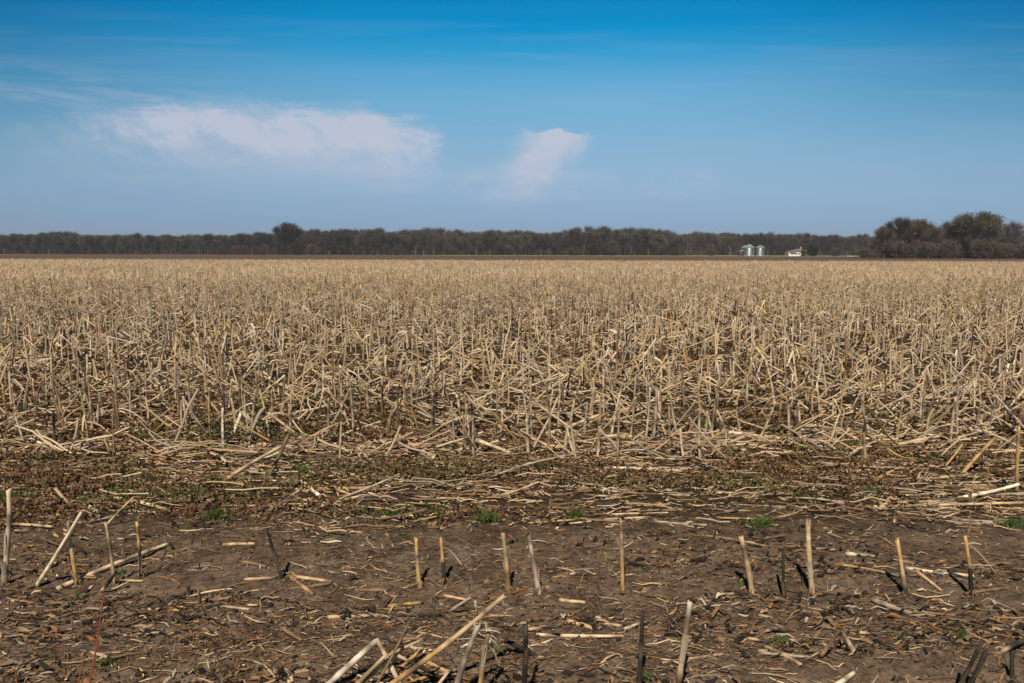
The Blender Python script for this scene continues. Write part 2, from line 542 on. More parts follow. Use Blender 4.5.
def ground_pt(px, py):
    g = ground_at(px, py)
    g[2] = float(gz(g[0], g[1]))
    return g

G_FIRST = 'stalks left standing on the bare soil in front'
G_EDGE = 'corn stalks standing in the near rows of the stubble'
G_FALL = 'broken corn stalks lying on the trampled ground'
n_stand = 0; n_fallen = 0
CRUMBS = []

# --- the stalks standing on the bare soil, one by one: base px, top px, width px, style, leaf, label
FRONT = [
 ((4, 584), (11, 491), 8, 'cream', None, 'tall pale cream stalk at the far left of the front row, its tip hooked left'),
 ((33, 585), (81, 513), 6, 'cream', None, 'long pale stalk leaning right across its neighbour at the left end of the row'),
 ((78, 584), (68, 522), 6, 'goldtan', None, 'straight tan stalk crossed by the long leaning pale one'),
 ((115, 585), (106, 524), 5, 'tan', None, 'thin tan stalk standing behind the long pale fallen stem on the left'),
 ((141, 580), (137, 523), 5, 'goldblack', (24, 'tan', 0.5), 'thin stalk with a golden top and blackened lower half on the left'),
 ((284, 585), (267, 529), 5, 'black', None, 'lone charred black stalk leaning left on bare soil'),
 ((420, 588), (416, 538), 6, 'gold', None, 'golden yellow short stalk, left one of a close pair'),
 ((445, 585), (441, 538), 6, 'goldblack', (26, 'white', 0.9), 'golden stalk with a black middle and a white leaf hanging from its top'),
 ((509, 590), (503, 534), 7, 'goldtan', (20, 'white', -0.7), 'tan stalk with a forked white leaf tip on its top'),
 ((540, 592), (529, 536), 8, 'grey', (22, 'white', 0.8), 'thick grey stalk with a torn leaf folded down to the right'),
 ((623, 590), (621, 520), 6, 'goldtan', (14, 'tan', -0.7), 'slim straight tan stalk standing alone in mid row'),
 ((753, 594), (741, 537), 8, 'tan', (14, 'white', 0.8), 'grey tan stalk with flared root base and a white shred near its top'),
 ((785, 597), (783, 550), 5, 'black', None, 'short black stalk with a golden foot between two tan stalks'),
 ((813, 592), (808, 521), 8, 'tan', None, 'tallest thick tan stalk in the right half of the front row'),
 ((907, 595), (897, 540), 7, 'goldbase', None, 'leaning stalk with golden top and dark foot'),
 ((972, 598), (965, 537), 6, 'goldblack', (38, 'tan', 1.0), 'mostly black stalk with golden cap and a long leaf slanting right'),
 ((524, 702), (526, 627), 8, 'black', None, 'thick black stalk beside the heap at the bottom of the picture'),
 ((638, 698), (643, 613), 7, 'black', None, 'slim black stalk leaning right near the bottom of the picture'),
 ((676, 700), (690, 603), 9, 'tanbase', None, 'tall tan stalk with frayed white top and dark foot at the bottom'),
 ((450, 698), (478, 626), 9, 'grey', (30, 'white', 0.5), 'thick grey stalk leaning right beside the heap of broken stems'),
 ((478, 700), (489, 630), 7, 'goldtan', (30, 'white', 0.9), 'golden stalk with white shreds of leaf behind the heap'),
 ((200, 606), (199, 590), 5, 'brown', None, 'tiny brown stump left of the bare middle of the soil'),
 ((1017, 492), (1019, 428), 5, 'gold', None, 'golden upright stalk on the trampled strip at the right edge'),
 ((858, 652), (843, 633), 7, 'cream', None, 'short cut cream stub leaning left on the soil'),
 ((1012, 682), (1012, 654), 7, 'black', None, 'black stub under the leaning dark stems in the right corner'),
 ((950, 700), (982, 641), 6, 'blacktan', None, 'blackened stem leaning right, left one of the dark group in the right corner'),
 ((962, 698), (986, 652), 7, 'black', None, 'shorter blackened stem leaning right, in the right corner'),
]
for (b, tp, wpx, style, leaf, label) in FRONT:
    p0 = ground_pt(*b); p0[2] -= 0.02
    D = p0[1]
    p1 = at(tp[0], tp[1], D + rng.uniform(-0.05, 0.05))
    r = wpx / F * D / 2 * 0.70
    a = Acc()
    bend = [-0.012, 0, 0.0] if b[0] == 4 else None
    P = stalk_mesh(a, p0, p1, r, style, bow=0.025, bend=bend)
    # brace roots at the foot
    if style not in ('black', 'brown') and b[1] > 575:
        for q in range(5):
            an = q * 1.26 + rng.uniform(0, 1)
            e = p0 + np.array([math.cos(an) * 0.026, math.sin(an) * 0.026, 0.012])
            s = p0 + np.array([math.cos(an) * r * .8, math.sin(an) * r * .8, 0.055])
            tubes(a, np.stack([s, (s + e) / 2 + [0, 0, .006], e])[None], np.array([[.003, .003, .002]]), 4, np.array([[0.20, 0.13, 0.07]]))
    for q in range(10):
        an = rng.uniform(0, 6.28); e = p0 + np.array([math.cos(an) * r * 1.5, math.sin(an) * r * 1.5, 0.022 + rng.uniform(-.004, .006)])
        CRUMBS.append((e[0], e[1]))
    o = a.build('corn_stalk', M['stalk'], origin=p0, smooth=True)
    if b[0] != 200:
        sh = Acc()
        axd = norm(P[-1] - P[0])
        uu = norm(np.cross(axd, [0, 1.0, 0.1])); vv = np.cross(axd, uu)
        for q in range(rng.integers(1, 3)):
            t0 = rng.uniform(.05, .55); ln = rng.uniform(.15, .35); K_ = 8
            tq = np.linspace(t0, t0 + ln, K_)
            base_ = np.stack([np.interp(tq * (len(P) - 1), np.arange(len(P)), P[:, c_]) for c_ in range(3)], 1) - p0
            a0 = rng.uniform(0, 6.28); flare = 1.12 + np.linspace(0, rng.uniform(.2, 1.3), K_) ** 2
            rim = []
            for w_ in (-.9, -.3, .3, .9):
                wob = a0 + w_ * (1 - .4 * np.linspace(0, 1, K_)) + rng.normal(0, .05, K_)
                rim.append(base_ + (np.cos(wob)[:, None] * uu + np.sin(wob)[:, None] * vv) * (r * 1.02 * flare)[:, None])
            cs = (GREY if style not in ('black', 'blacktan') else BROWN * .5) * rng.uniform(.8, 1.25)
            for w_ in range(3):
                mid = (rim[w_] + rim[w_ + 1]) / 2
                strips(sh, mid[None], ((rim[w_ + 1] - rim[w_]) / 2)[None], cs[None])
        sh.build('leaf_sheath', M['leaf'], parent=o)
    tag(o, label, 'corn stalk', G_FIRST); n_stand += 1
    if leaf:
        la = Acc()
        lp, lc, sx = leaf
        L = lp / F * D
        leaf_mesh(la, P[-2] - p0, [sx, rng.uniform(-.3, .3), 0.25 if abs(sx) < .85 else -0.6], L, 0.013, PAL[lc] * .85, 0.35)
        leaf_mesh(la, P[-2] - p0, [rng.uniform(-.2, .2), 0, 1], L * 0.6, 0.010, PAL[lc] * .7, 0.1)
        lo = la.build('dry_leaf', M['leaf'], parent=o)

# --- the heap and the fallen stems, one by one: end px, end px, width px, style, height at the two ends, label
FALL = [
 ((372, 697), (505, 595), 9, 'goldtan', 0.03, 0.20, 'long golden stem propped up diagonally over the heap'),
 ((322, 690), (376, 641), 11, 'white', 0.02, 0.10, 'thick whitish grey stem on the left side of the heap'),
 ((345, 697), (386, 655), 8, 'tan', 0.02, 0.09, 'tan stem leaning right in the middle of the heap'),
 ((403, 690), (378, 641), 8, 'cream', 0.02, 0.11, 'pale stem leaning left across the middle of the heap'),
 ((372, 692), (408, 624), 5, 'brown', 0.02, 0.16, 'thin dark twisted stem rising out of the heap'),
 ((391, 652), (452, 684), 6, 'blacktan', 0.08, 0.02, 'dark stem sloping down to the right through the heap'),
 ((424, 664), (455, 676), 7, 'gold', 0.03, 0.02, 'short golden stem low on the right of the heap'),
 ((398, 670), (422, 649), 6, 'gold', 0.02, 0.07, 'small golden splinter crossing the long stem inside the heap'),
 ((410, 650), (425, 656), 6, 'white', 0.03, 0.02, 'curled whitish shred on top of the heap'),
 ((354, 694), (384, 662), 7, 'goldtan', 0.01, 0.06, 'golden tan stem lying between the whitish grey one and the middle of the heap'),
 ((384, 676), (403, 648), 6, 'blacktan', 0.01, 0.08, 'short blackened stem standing in the middle of the heap'),
 ((430, 694), (448, 672), 6, 'tan', 0.01, 0.05, 'short tan stem at the right foot of the heap'),
 ((395, 694), (432, 676), 7, 'gold', 0.012, 0.02, 'golden stem lying low under the heap at the bottom edge'),
 ((460, 650), (474, 642), 5, 'white', 0.02, 0.02, 'small white shred between the heap and the leaning grey stalk'),
 ((489, 640), (500, 668), 4, 'white', 0.06, 0.01, 'thin white strip of leaf fallen right of the heap'),
 ((505, 640), (540, 658), 8, 'black', 0.06, 0.015, 'black split stem with a white edge just right of the heap'),
 ((985, 662), (1032, 636), 8, 'tanblack', 0.03, 0.09, 'dark stem slanting up to the right edge in the bottom corner'),
 ((832, 688), (853, 674), 9, 'white', 0.02, 0.03, 'whitish curved piece of stem cut by the bottom edge'),
 ((57, 588), (167, 548), 8, 'cream', 0.012, 0.012, 'long pale stem lying behind two stalks on the left'),
 ((0, 529), (52, 531), 5, 'tan', 0.012, 0.012, 'thin tan stem lying level at the left edge'),
 ((96, 497), (170, 513), 6, 'cream', 0.012, 0.012, 'long pale stem lying above the left standing stalks'),
 ((42, 507), (58, 503), 6, 'white', 0.012, 0.012, 'short white piece of stem near the left edge'),
 ((55, 488), (69, 504), 5, 'tan', 0.06, 0.012, 'tan stem tilted down to the right among weeds on the left'),
 ((85, 504), (98, 513), 6, 'white', 0.015, 0.012, 'short white curved stem left of the long pale one'),
 ((290, 583), (313, 597), 7, 'gold', 0.012, 0.012, 'golden split husk beside the foot of the lone black stalk'),
 ((288, 583), (332, 586), 6, 'tan', 0.012, 0.012, 'tan stem lying level beside the lone black stalk'),
 ((299, 483), (318, 498), 7, 'white', 0.03, 0.012, 'bright white short stem on the trampled strip'),
 ((134, 478), (172, 498), 5, 'tan', 0.02, 0.012, 'slanting tan stem on the left of the trampled strip'),
 ((388, 606), (422, 601), 6, 'gold', 0.012, 0.012, 'golden stem lying on bare soil above the heap'),
 ((328, 617), (440, 614), 6, 'tanblack', 0.012, 0.012, 'long stem half blackened lying above the heap'),
 ((536, 634), (622, 636), 6, 'cream', 0.012, 0.012, 'long pale stem lying level between the two black stalks'),
 ((567, 620), (591, 627), 8, 'tan', 0.014, 0.012, 'thick short tan stem between the two black stalks'),
 ((559, 598), (584, 600), 6, 'tan', 0.012, 0.012, 'short tan stem lying right of the thick grey stalk'),
 ((624, 627), (640, 622), 6, 'cream', 0.012, 0.014, 'small cream piece touching the slim black stalk'),
 ((662, 668), (722, 657), 5, 'tan', 0.012, 0.012, 'thin tan stem lying behind the frayed stalk'),
 ((719, 637), (747, 657), 8, 'blacktan', 0.02, 0.012, 'blackened stem with a tan cut end on the soil'),
 ((764, 646), (801, 668), 7, 'tan', 0.02, 0.012, 'tan stem pointing down right on bare soil'),
 ((872, 602), (910, 616), 9, 'grey', 0.015, 0.015, 'thick grey stem lying below the golden topped stalk'),
 ((845, 559), (875, 561), 6, 'white', 0.012, 0.012, 'white stem lying between two tan stalks of the front row'),
 ((905, 574), (972, 582), 6, 'cream', 0.02, 0.012, 'pale stem lying across the foot of the mostly black stalk'),
 ((914, 576), (940, 592), 6, 'tan', 0.02, 0.012, 'tan stem slanting beside the golden topped stalk'),
 ((962, 474), (996, 437), 6, 'gold', 0.01, 0.20, 'golden stem leaning up right from the trampled strip'),
 ((958, 498), (1020, 484), 6, 'white', 0.012, 0.06, 'bright stem rising slightly towards the right edge'),
 ((222, 482), (282, 446), 6, 'tan', 0.012, 0.16, 'long tan stem propped diagonally at the edge of the stubble'),
 ((268, 478), (289, 434), 6, 'brown', 0.01, 0.28, 'brown stem standing aslant at the edge of the stubble'),
 ((232, 437), (242, 411), 6, 'white', 0.01, 0.18, 'white stem of an upturned V at the edge of the stubble'),
 ((242, 411), (264, 436), 7, 'cream', 0.18, 0.01, 'cream stem sloping right from an upturned V at the stubble edge'),
 ((456, 453), (475, 440), 6, 'tan', 0.01, 0.06, 'left leg of a low bent stem on the trampled strip'),
 ((475, 440), (516, 456), 6, 'cream', 0.06, 0.012, 'right leg of a low bent stem on the trampled strip'),
 ((540, 437), (602, 414), 6, 'tan', 0.01, 0.17, 'long tan stem leaning up right out of the stubble edge'),
 ((690, 430), (784, 440), 7, 'cream', 0.02, 0.012, 'long pale stem lying along the stubble edge'),
 ((604, 471), (682, 472), 6, 'cream', 0.012, 0.012, 'long level pale stem in the middle of the trampled strip'),
 ((396, 440), (434, 462), 7, 'cream', 0.02, 0.012, 'broad pale stem slanting right below the stubble edge'),
 ((340, 468), (382, 456), 6, 'tan', 0.012, 0.03, 'tan stem rising right below the stubble edge'),
 ((846, 474), (912, 464), 6, 'cream', 0.012, 0.03, 'pale stem of a flat V on the right of the trampled strip'),
 ((700, 538), (764, 549), 5, 'brown', 0.012, 0.012, 'brown stem lying behind the grey tan stalk'),
 ((320, 510), (362, 499), 6, 'cream', 0.012, 0.012, 'pale stem lying in the middle of the trampled strip'),
 ((890, 447), (940, 436), 6, 'tan', 0.01, 0.08, 'tan stem rising right from the stubble edge'),
 ((596, 492), (690, 498), 5, 'grey', 0.012, 0.012, 'long grey stem lying level above the front row'),
 ((740, 484), (830, 488), 5, 'tan', 0.012, 0.012, 'tan stem lying level right of the grey one'),
 ((862, 508), (1022, 503), 5, 'tan', 0.012, 0.012, 'very long thin tan stem lying level on the right'),
]
fall_xy = []
for (b, tp, wpx, style, h0, h1, label) in FALL:
    g0 = ground_at(b[0], b[1]); g1 = ground_at(tp[0], tp[1])
    if h0 < 0.04 and h1 < 0.04:
        p0 = g0.copy(); p1 = g1.copy()
        p0[2] = float(gz(p0[0], p0[1])); p1[2] = float(gz(p1[0], p1[1]))
    else:
        lo = g0 if h0 <= h1 else g1
        D = lo[1]
        p0 = at(b[0], b[1], D); p1 = at(tp[0], tp[1], D + (0.06 if h0 <= h1 else 0))
    D = min(p0[1], p1[1])
    r = wpx / F * D / 2 * 0.64
    zmid = float(gz((p0[0] + p1[0]) / 2, (p0[1] + p1[1]) / 2))
    if h0 < 0.04 and h1 < 0.04:
        p0[2] += r * 0.8; p1[2] += r * 0.8
        lift = max(0, zmid + r * 0.6 - (p0[2] + p1[2]) / 2)
        p0[2] += lift; p1[2] += lift
    a = Acc()
    stalk_mesh(a, p0, p1, r, style, bow=0.03)
    org = p0 if p0[2] < p1[2] else p1
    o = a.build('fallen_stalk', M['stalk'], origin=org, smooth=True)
    tag(o, label, 'fallen stalk', G_FALL); n_fallen += 1
    fall_xy.append(((p0[0] + p1[0]) / 2, (p0[1] + p1[1]) / 2))

# --- more broken stems scattered over the soil and the trampled strip (ordinary ones)
def scatter_fallen(n, y0, y1, lo, hi, names):
    global n_fallen
    made = 0
    while made < n:
        d = 1 / rng.uniform(1 / y1, 1 / y0) if y1 < 4.45 else rng.uniform(y0, y1)
        x = rng.uniform(-0.66, 0.66) * d
        ang = rng.normal(0, 0.28) if rng.random() < 0.86 else rng.uniform(-1.5, 1.5)
        L = rng.uniform(lo, hi) * (1.6 if rng.random() < 0.18 else 1)
        dx, dy = math.cos(ang) * L / 2, math.sin(ang) * L / 2
        r = rng.uniform(0.0045, 0.009)
        p0 = np.array([x - dx, d - dy, 0.0]); p1 = np.array([x + dx, d + dy, 0.0])
        p0[2] = gz(p0[0], p0[1]) + r; p1[2] = gz(p1[0], p1[1]) + r
        k = rng.random()
        if k < 0.18:
            p1[2] += rng.uniform(0.03, 0.16)
        zm = float(gz(x, d)) + r * .5
        lift = max(0, zm - (p0[2] + p1[2]) / 2); p0[2] += lift; p1[2] += lift
        q = names[rng.choice(len(names))]
        a = Acc(); stalk_mesh(a, p0, p1, r, q, bow=0.04)
        o = a.build('fallen_stalk', M['stalk'], origin=p0, smooth=True)
        nm = {'cream': 'pale cream', 'tan': 'dull tan', 'grey': 'weathered grey', 'brown': 'dark brown', 'black': 'rotted black',
              'white': 'bleached white', 'gold': 'golden', 'tanblack': 'half blackened', 'blacktan': 'mostly blackened', 'goldtan': 'golden tan'}[q]
        lab = f"{nm} broken stem lying among the litter of the trampled strip" if d > 4.45 else f"small {nm} broken stem lying loose on the bare soil"
        tag(o, lab, 'fallen stalk', G_FALL + (' (strip)' if d > 4.45 else ' (soil)') + ' ' + nm)
        n_fallen += 1; made += 1
scatter_fallen(44, 2.95, 4.4, 0.06, 0.18, ['tan', 'brown', 'blacktan', 'tanblack', 'grey', 'brown', 'tan'])
scatter_fallen(196, 4.5, 6.7, 0.12, 0.40, ['cream', 'tan', 'grey', 'grey', 'brown', 'brown', 'goldtan', 'tan', 'brown'])

# ------------------------------------------------------------------ the stubble field
xs, yr, = [], []
y = 6.0
while y < FIELD_END:
    hw = 0.72 * y + 3.0
    sp = 0.115 if y < 16 else 0.13 if y < 40 else 0.17
    x = np.arange(-hw, hw, sp)
    x = x + rng.normal(0, 0.035, len(x))
    keep = rng.random(len(x)) > 0.14
    xs.append(x[keep]); yr.append(np.full(keep.sum(), y) + rng.normal(0, 0.17, keep.sum()))
    y += 0.76
X = np.concatenate(xs); Y = np.concatenate(yr)
# gaps where the machine knocked the plants down
gap = fbm(X * 0.35, Y * 0.22, 77, 2)
edge = 6.22 + 0.8 * (fbm(X * 0.8, X * 0 + 3, 44, 3) - 0.45)
keep = (rng.random(len(X)) < np.clip((gap - 0.10) * 5, 0.8, 1)) & (rng.random(len(X)) < np.clip(0.5 + (Y - edge) * 2.2, 0.08, 1))
X = X[keep]; Y = Y[keep]
near = (Y < 8.6) & (np.abs(X) < 0.66 * Y)
ni = np.where(near)[0]
ni = ni[np.argsort(Y[ni] + rng.random(len(ni)) * 0.05)][:300 - n_stand]
mask = np.ones(len(X), bool); mask[ni] = False

kinds_seen = {}
for i in ni:
    p0 = np.array([X[i], Y[i], float(gz(X[i], Y[i])) - 0.01])
    Ht = float(np.clip(rng.normal(0.36, 0.08), 0.14, 0.52))
    tilt = rng.normal(0, 0.09, 2) if rng.random() < 0.75 else rng.normal(0, 0.42, 2)
    lean = np.linalg.norm(tilt) > 0.3
    p1 = p0 + np.array([tilt[0] * Ht, tilt[1] * Ht, Ht * math.sqrt(max(0.3, 1 - tilt @ tilt))])
    r = rng.uniform(0.0078, 0.0125)
    c = rand_cols(1)[0]
    a = Acc(); P = stalk_mesh(a, p0, p1, r, c, bow=0.03)
    o = a.build('corn_stalk', M['stalk'], origin=p0, smooth=True)
    q = rng.random()
    folded = q < 0.42
    leafy = q > 0.30 and q < 0.80
    if folded:
        ang = rng.uniform(0, 2 * math.pi); L = rng.uniform(0.12, 0.42)
        zend = max(p0[2] + 0.03, p1[2] - L * rng.uniform(0.25, 0.95))
        hl = math.sqrt(max(0.01, L * L - (p1[2] - zend) ** 2))
        e = np.array([p1[0] + math.cos(ang) * hl, p1[1] + math.sin(ang) * hl * .7, zend])
        b = Acc(); stalk_mesh(b, p1 - p0, e - p0, r * 0.85, c * rng.uniform(.85, 1.15), bow=0.05)
        b.build('broken_top', M['stalk'], parent=o, smooth=True)
    if leafy:
        b = Acc()
        for _ in range(1):
            t = rng.integers(2, len(P) - 1)
            leaf_mesh(b, P[t] - p0, [rng.normal(), rng.normal() * .6, rng.uniform(-.2, .8)], rng.uniform(0.10, 0.30), rng.uniform(.012, .03),
                      rand_cols(1, [.3, .3, .2, .05, .1, .1, 0])[0], rng.uniform(.4, 1.1))
        b.build('dry_leaf', M['leaf'], parent=o)
    d = ('leaning' if lean else 'upright') + ' corn stalk ' + ('with its top snapped over' if folded else ('with withered leaf shreds' if leafy else 'cut bare of leaves'))
    tag(o, d + ' in the near rows of stubble', 'corn stalk', G_EDGE + ': ' + d)

# the other stubble, as one mass; plants carry fewer facets the farther off they stand
X2 = X[mask]; Y2 = Y[mask]
fa = Acc()
def field_plants(x, y, S, K, leaves, loose, wide=1.0):
    N = len(x)
    if N == 0: return
    z = gz(x, y)
    Ht = np.clip(rng.normal(0.34, 0.09, N), 0.10, 0.54)
    tl = np.where((rng.random(N) < 0.78)[:, None], rng.normal(0, 0.09, (N, 2)), rng.normal(0, 0.40, (N, 2)))
    top = np.stack([x + tl[:, 0] * Ht, y + tl[:, 1] * Ht, z + Ht * np.sqrt(np.clip(1 - (tl ** 2).sum(1), .25, 1))], 1)
    bot = np.stack([x, y, z - 0.01], 1)
    t = np.linspace(0, 1, K)
    P = bot[:, None] + (top - bot)[:, None] * t[None, :, None]
    r = rng.uniform(0.0078, 0.0128, N) * wide
    C = rand_cols(N) * (0.80 + 0.42 * fbm(x * .22, y * .10, 300, 3))[:, None]
    tubes(fa, P, r[:, None] * (1.05 - 0.2 * t)[None], S, C, cap=S == 4)
    # snapped tops
    f = rng.random(N) < 0.45; n = f.sum()
    ang = rng.uniform(0, 2 * math.pi, n); L = rng.uniform(0.10, 0.40, n)
    ze = np.maximum(z[f] + 0.03, top[f, 2] - L * rng.uniform(0.2, 0.95, n))
    hl = np.sqrt(np.maximum(0.01, L ** 2 - (top[f, 2] - ze) ** 2))
    e = np.stack([top[f, 0] + np.cos(ang) * hl, top[f, 1] + np.sin(ang) * hl * .7, ze], 1)
    t2 = np.linspace(0, 1, 2)
    tubes(fa, top[f][:, None] + (e - top[f])[:, None] * t2[None, :, None], np.repeat(r[f][:, None] * .85, 2, 1), S, C[f] * rng.uniform(.85, 1.15, (n, 1)), cap=S == 4)
    # leaves
    for _ in range(leaves):
        m_ = rng.random(N) < 0.6; n = m_.sum()
        s = rng.uniform(0.15, 1, n)[:, None]
        p = bot[m_] + (top[m_] - bot[m_]) * s
        d = norm(np.stack([rng.normal(size=n), rng.normal(size=n) * .7, rng.uniform(-.3, .8, n)], 1))
        L = rng.uniform(0.05, 0.26, n)
        t3 = np.linspace(0, 1, 4 if S > 3 else 3)
        Q = p[:, None] + d[:, None] * (L[:, None] * t3[None])[..., None]
        Q[..., 2] -= (L[:, None] * t3[None] ** 2) * rng.uniform(.4, 1.1, (n, 1))
        Q[..., 2] = np.maximum(Q[..., 2], z[m_][:, None] + 0.004)
        sd_ = norm(np.cross(d, np.array([0, 0, 1.0])) + rng.normal(size=(n, 3)) * .5)
        Wv = sd_[:, None] * (rng.uniform(.007, .018, n)[:, None] * wide * (1 - .7 * t3[None] ** 2))[..., None]
        strips(fa, Q, Wv, rand_cols(n, [.26, .3, .2, .04, .2, .06, .01]))
    # loose stems tangled between the rows
    n = int(N * loose)
    if n:
        k = rng.integers(0, N, n)
        bx = x[k] + rng.normal(0, .2, n); by = y[k] + rng.uniform(-.38, .38, n)
        ang = rng.normal(0, .75, n); L = rng.uniform(.10, .50, n); el = np.abs(rng.normal(0.15, 0.50, n))
        el = np.minimum(el, 1.2)
        sg = rng.choice([-1, 1], n)
        b0 = np.stack([bx, by, gz(bx, by) + rng.uniform(0.0, .10, n)], 1)
        e0 = b0 + np.stack([np.cos(ang) * np.cos(el) * sg, np.sin(ang) * np.cos(el), np.sin(el)], 1) * L[:, None]
        t4 = np.linspace(0, 1, 2)
        tubes(fa, b0[:, None] + (e0 - b0)[:, None] * t4[None, :, None], np.repeat(rng.uniform(.006, .0115, n)[:, None], 2, 1) * wide, S, rand_cols(n), cap=S == 4)
b1 = Y2 < 17; b2 = (Y2 >= 17) & (Y2 < 40); b3 = Y2 >= 40
field_plants(X2[b1], Y2[b1], 6, 5, 4, 1.25)
# the loose tangle also runs through the individual front rows
field_plants(X2[b2], Y2[b2], 4, 3, 4, 1.1)
field_plants(X2[b3], Y2[b3], 3, 2, 2, 0.6, 1.15)
tag(fa.build('corn_stubble', M['field']), 'dense pale corn stubble covering the field back to its far edge', 'stubble', kind='stuff')

# tangle of broken stems and leaves low in the front rows, as one mass
ta = Acc()
N = 1200
d = rng.uniform(5.9, 9.6, N); x = rng.uniform(-1, 1, N) * (.7 * d + 2.2)
ang = rng.normal(0, .6, N); L = rng.uniform(.12, .5, N); el = np.minimum(np.abs(rng.normal(0.10, 0.50, N)), 1.25); sg = rng.choice([-1, 1], N)
b0 = np.stack([x, d, gz(x, d) + rng.uniform(0, .05, N)], 1)
e0 = b0 + np.stack([np.cos(ang) * np.cos(el) * sg, np.sin(ang) * np.cos(el), np.sin(el)], 1) * L[:, None]
t4 = np.linspace(0, 1, 4)
P = b0[:, None] + (e0 - b0)[:, None] * t4[None, :, None] + rng.normal(0, .008, (N, 4, 3))
tubes(ta, P, np.repeat(rng.uniform(.0045, .0095, N)[:, None], 4, 1), 6, rand_cols(N))

def litter(acc, N, y0, y1, lo, hi, wlo, whi, weights, inv=True, half=0.72, lift=0.02, patch=None, fade=None):
    d = 1 / rng.uniform(1 / y1, 1 / y0, N) if inv else rng.uniform(y0, y1, N)
    x = rng.uniform(-1, 1, N) * (half * d + 2.2)
    if patch is not None:
        kp = rng.random(N) < np.clip((fbm(x * patch[0], d * patch[1], patch[2], 3) - patch[3]) * patch[4], 0.04, 1)
        d = d[kp]; x = x[kp]; N = len(d)
    if fade is not None:
        kp = rng.random(N) < np.clip((d + 1.1 * (fbm(x * 1.1, d * 2.0, 7, 3) - .5) - fade[0]) / (fade[1] - fade[0]), 0, 1)
        d = d[kp]; x = x[kp]; N = len(d)
    ang = rng.normal(0, .6, N); L = rng.uniform(lo, hi, N) * rng.uniform(.5, 1, N); K = 4
    t = np.linspace(-.5, .5, K)
    dirv = np.stack([np.cos(ang), np.sin(ang), np.zeros(N)], 1)
    P = np.stack([x, d, np.zeros(N)], 1)[:, None] + dirv[:, None] * (L[:, None] * t[None])[..., None]
    P[..., 1] += rng.normal(0, .12, (N, 1)) * L[:, None] * (t[None] * 2) ** 2
    P[..., 2] = gz(P[..., 0], P[..., 1]) + 0.004 + rng.uniform(0, lift, (N, 1)) * rng.random((N, K))
    sidev = np.stack([-np.sin(ang), np.cos(ang), rng.normal(0, .6, N)], 1); sidev = norm(sidev)
    w = rng.uniform(wlo, whi, N)[:, None] * (1 - (np.abs(t[None]) * 1.6) ** 2 * .8)
    strips(acc, P, sidev[:, None] * w[..., None], rand_cols(N, weights))
litter(ta, 14500, 6.2, 22, .08, .35, .005, .014, [.14, .24, .20, .04, .32, .02, .04], lift=.05)
tag(ta.build('stem_litter', M['field']), 'tangle of broken stems and dry leaf on the floor of the stubble', 'litter', kind='stuff')

la = Acc()
N = 2000
d = rng.uniform(4.3, 7.0, N); x = rng.uniform(-1, 1, N) * (.72 * d + 2.2)
kp = rng.random(N) < np.clip((d + 1.2 * (fbm(x * 1.1, d * 2.4, 12, 3) - .5) - 4.5) / 1.1, 0, 1); d = d[kp]; x = x[kp]; N = len(d)
ang = rng.normal(0, .3, N); L = rng.uniform(.06, .36, N); t4 = np.linspace(-.5, .5, 4)
P = np.stack([x, d, np.zeros(N)], 1)[:, None] + (np.stack([np.cos(ang), np.sin(ang), 0 * ang], 1) * L[:, None])[:, None] * t4[None, :, None]
P[..., 2] = gz(P[..., 0], P[..., 1]) + .006 + rng.uniform(0, .06, (N, 1)) * (rng.random((N, 1)) < .45)
tubes(la, P + rng.normal(0, .008, P.shape), np.repeat(rng.uniform(.0025, .006, N)[:, None], 4, 1), 6, rand_cols(N, [.13, .25, .20, .02, .36, .02, .02]))
litter(la, 24000, 3.7, 7.0, .03, .20, .002, .007, [.10, .24, .20, .03, .32, .02, .05, .04], lift=.03, fade=(4.45, 5.6), inv=False)
litter(la, 15000, 3.5, 6.7, .01, .06, .003, .008, [.05, .18, .15, .04, .34, .01, .12, .12], lift=.02, fade=(4.3, 5.3))
BAND = (0.7, 6.0, 61, .44, 7)
litter(la, 50000, 2.3, 4.9, .008, .055, .0010, .0032, [.01, .09, .11, .03, .44, .005, .24, .08], lift=.010, patch=(0.7, 4.0, 61, .30, 5))
litter(la, 10500, 2.3, 4.9, .012, .07, .002, .006, [.01, .08, .10, .03, .44, .0, .26, .08], lift=.016, patch=BAND)
litter(la, 6500, 2.3, 4.9, .03, .13, .003, .009, [.01, .06, .06, .02, .27, .0, .55, .06], lift=.03, patch=BAND)
litter(la, 2700, 2.3, 4.8, .04, .22, .0015, .0045, [.08, .30, .18, .08, .30, .02, .04, .03], lift=.02)
tag(la.build('leaf_litter', M['leaf']), 'dry leaf shreds and chaff strewn over the soil and trampled strip', 'litter', kind='stuff')

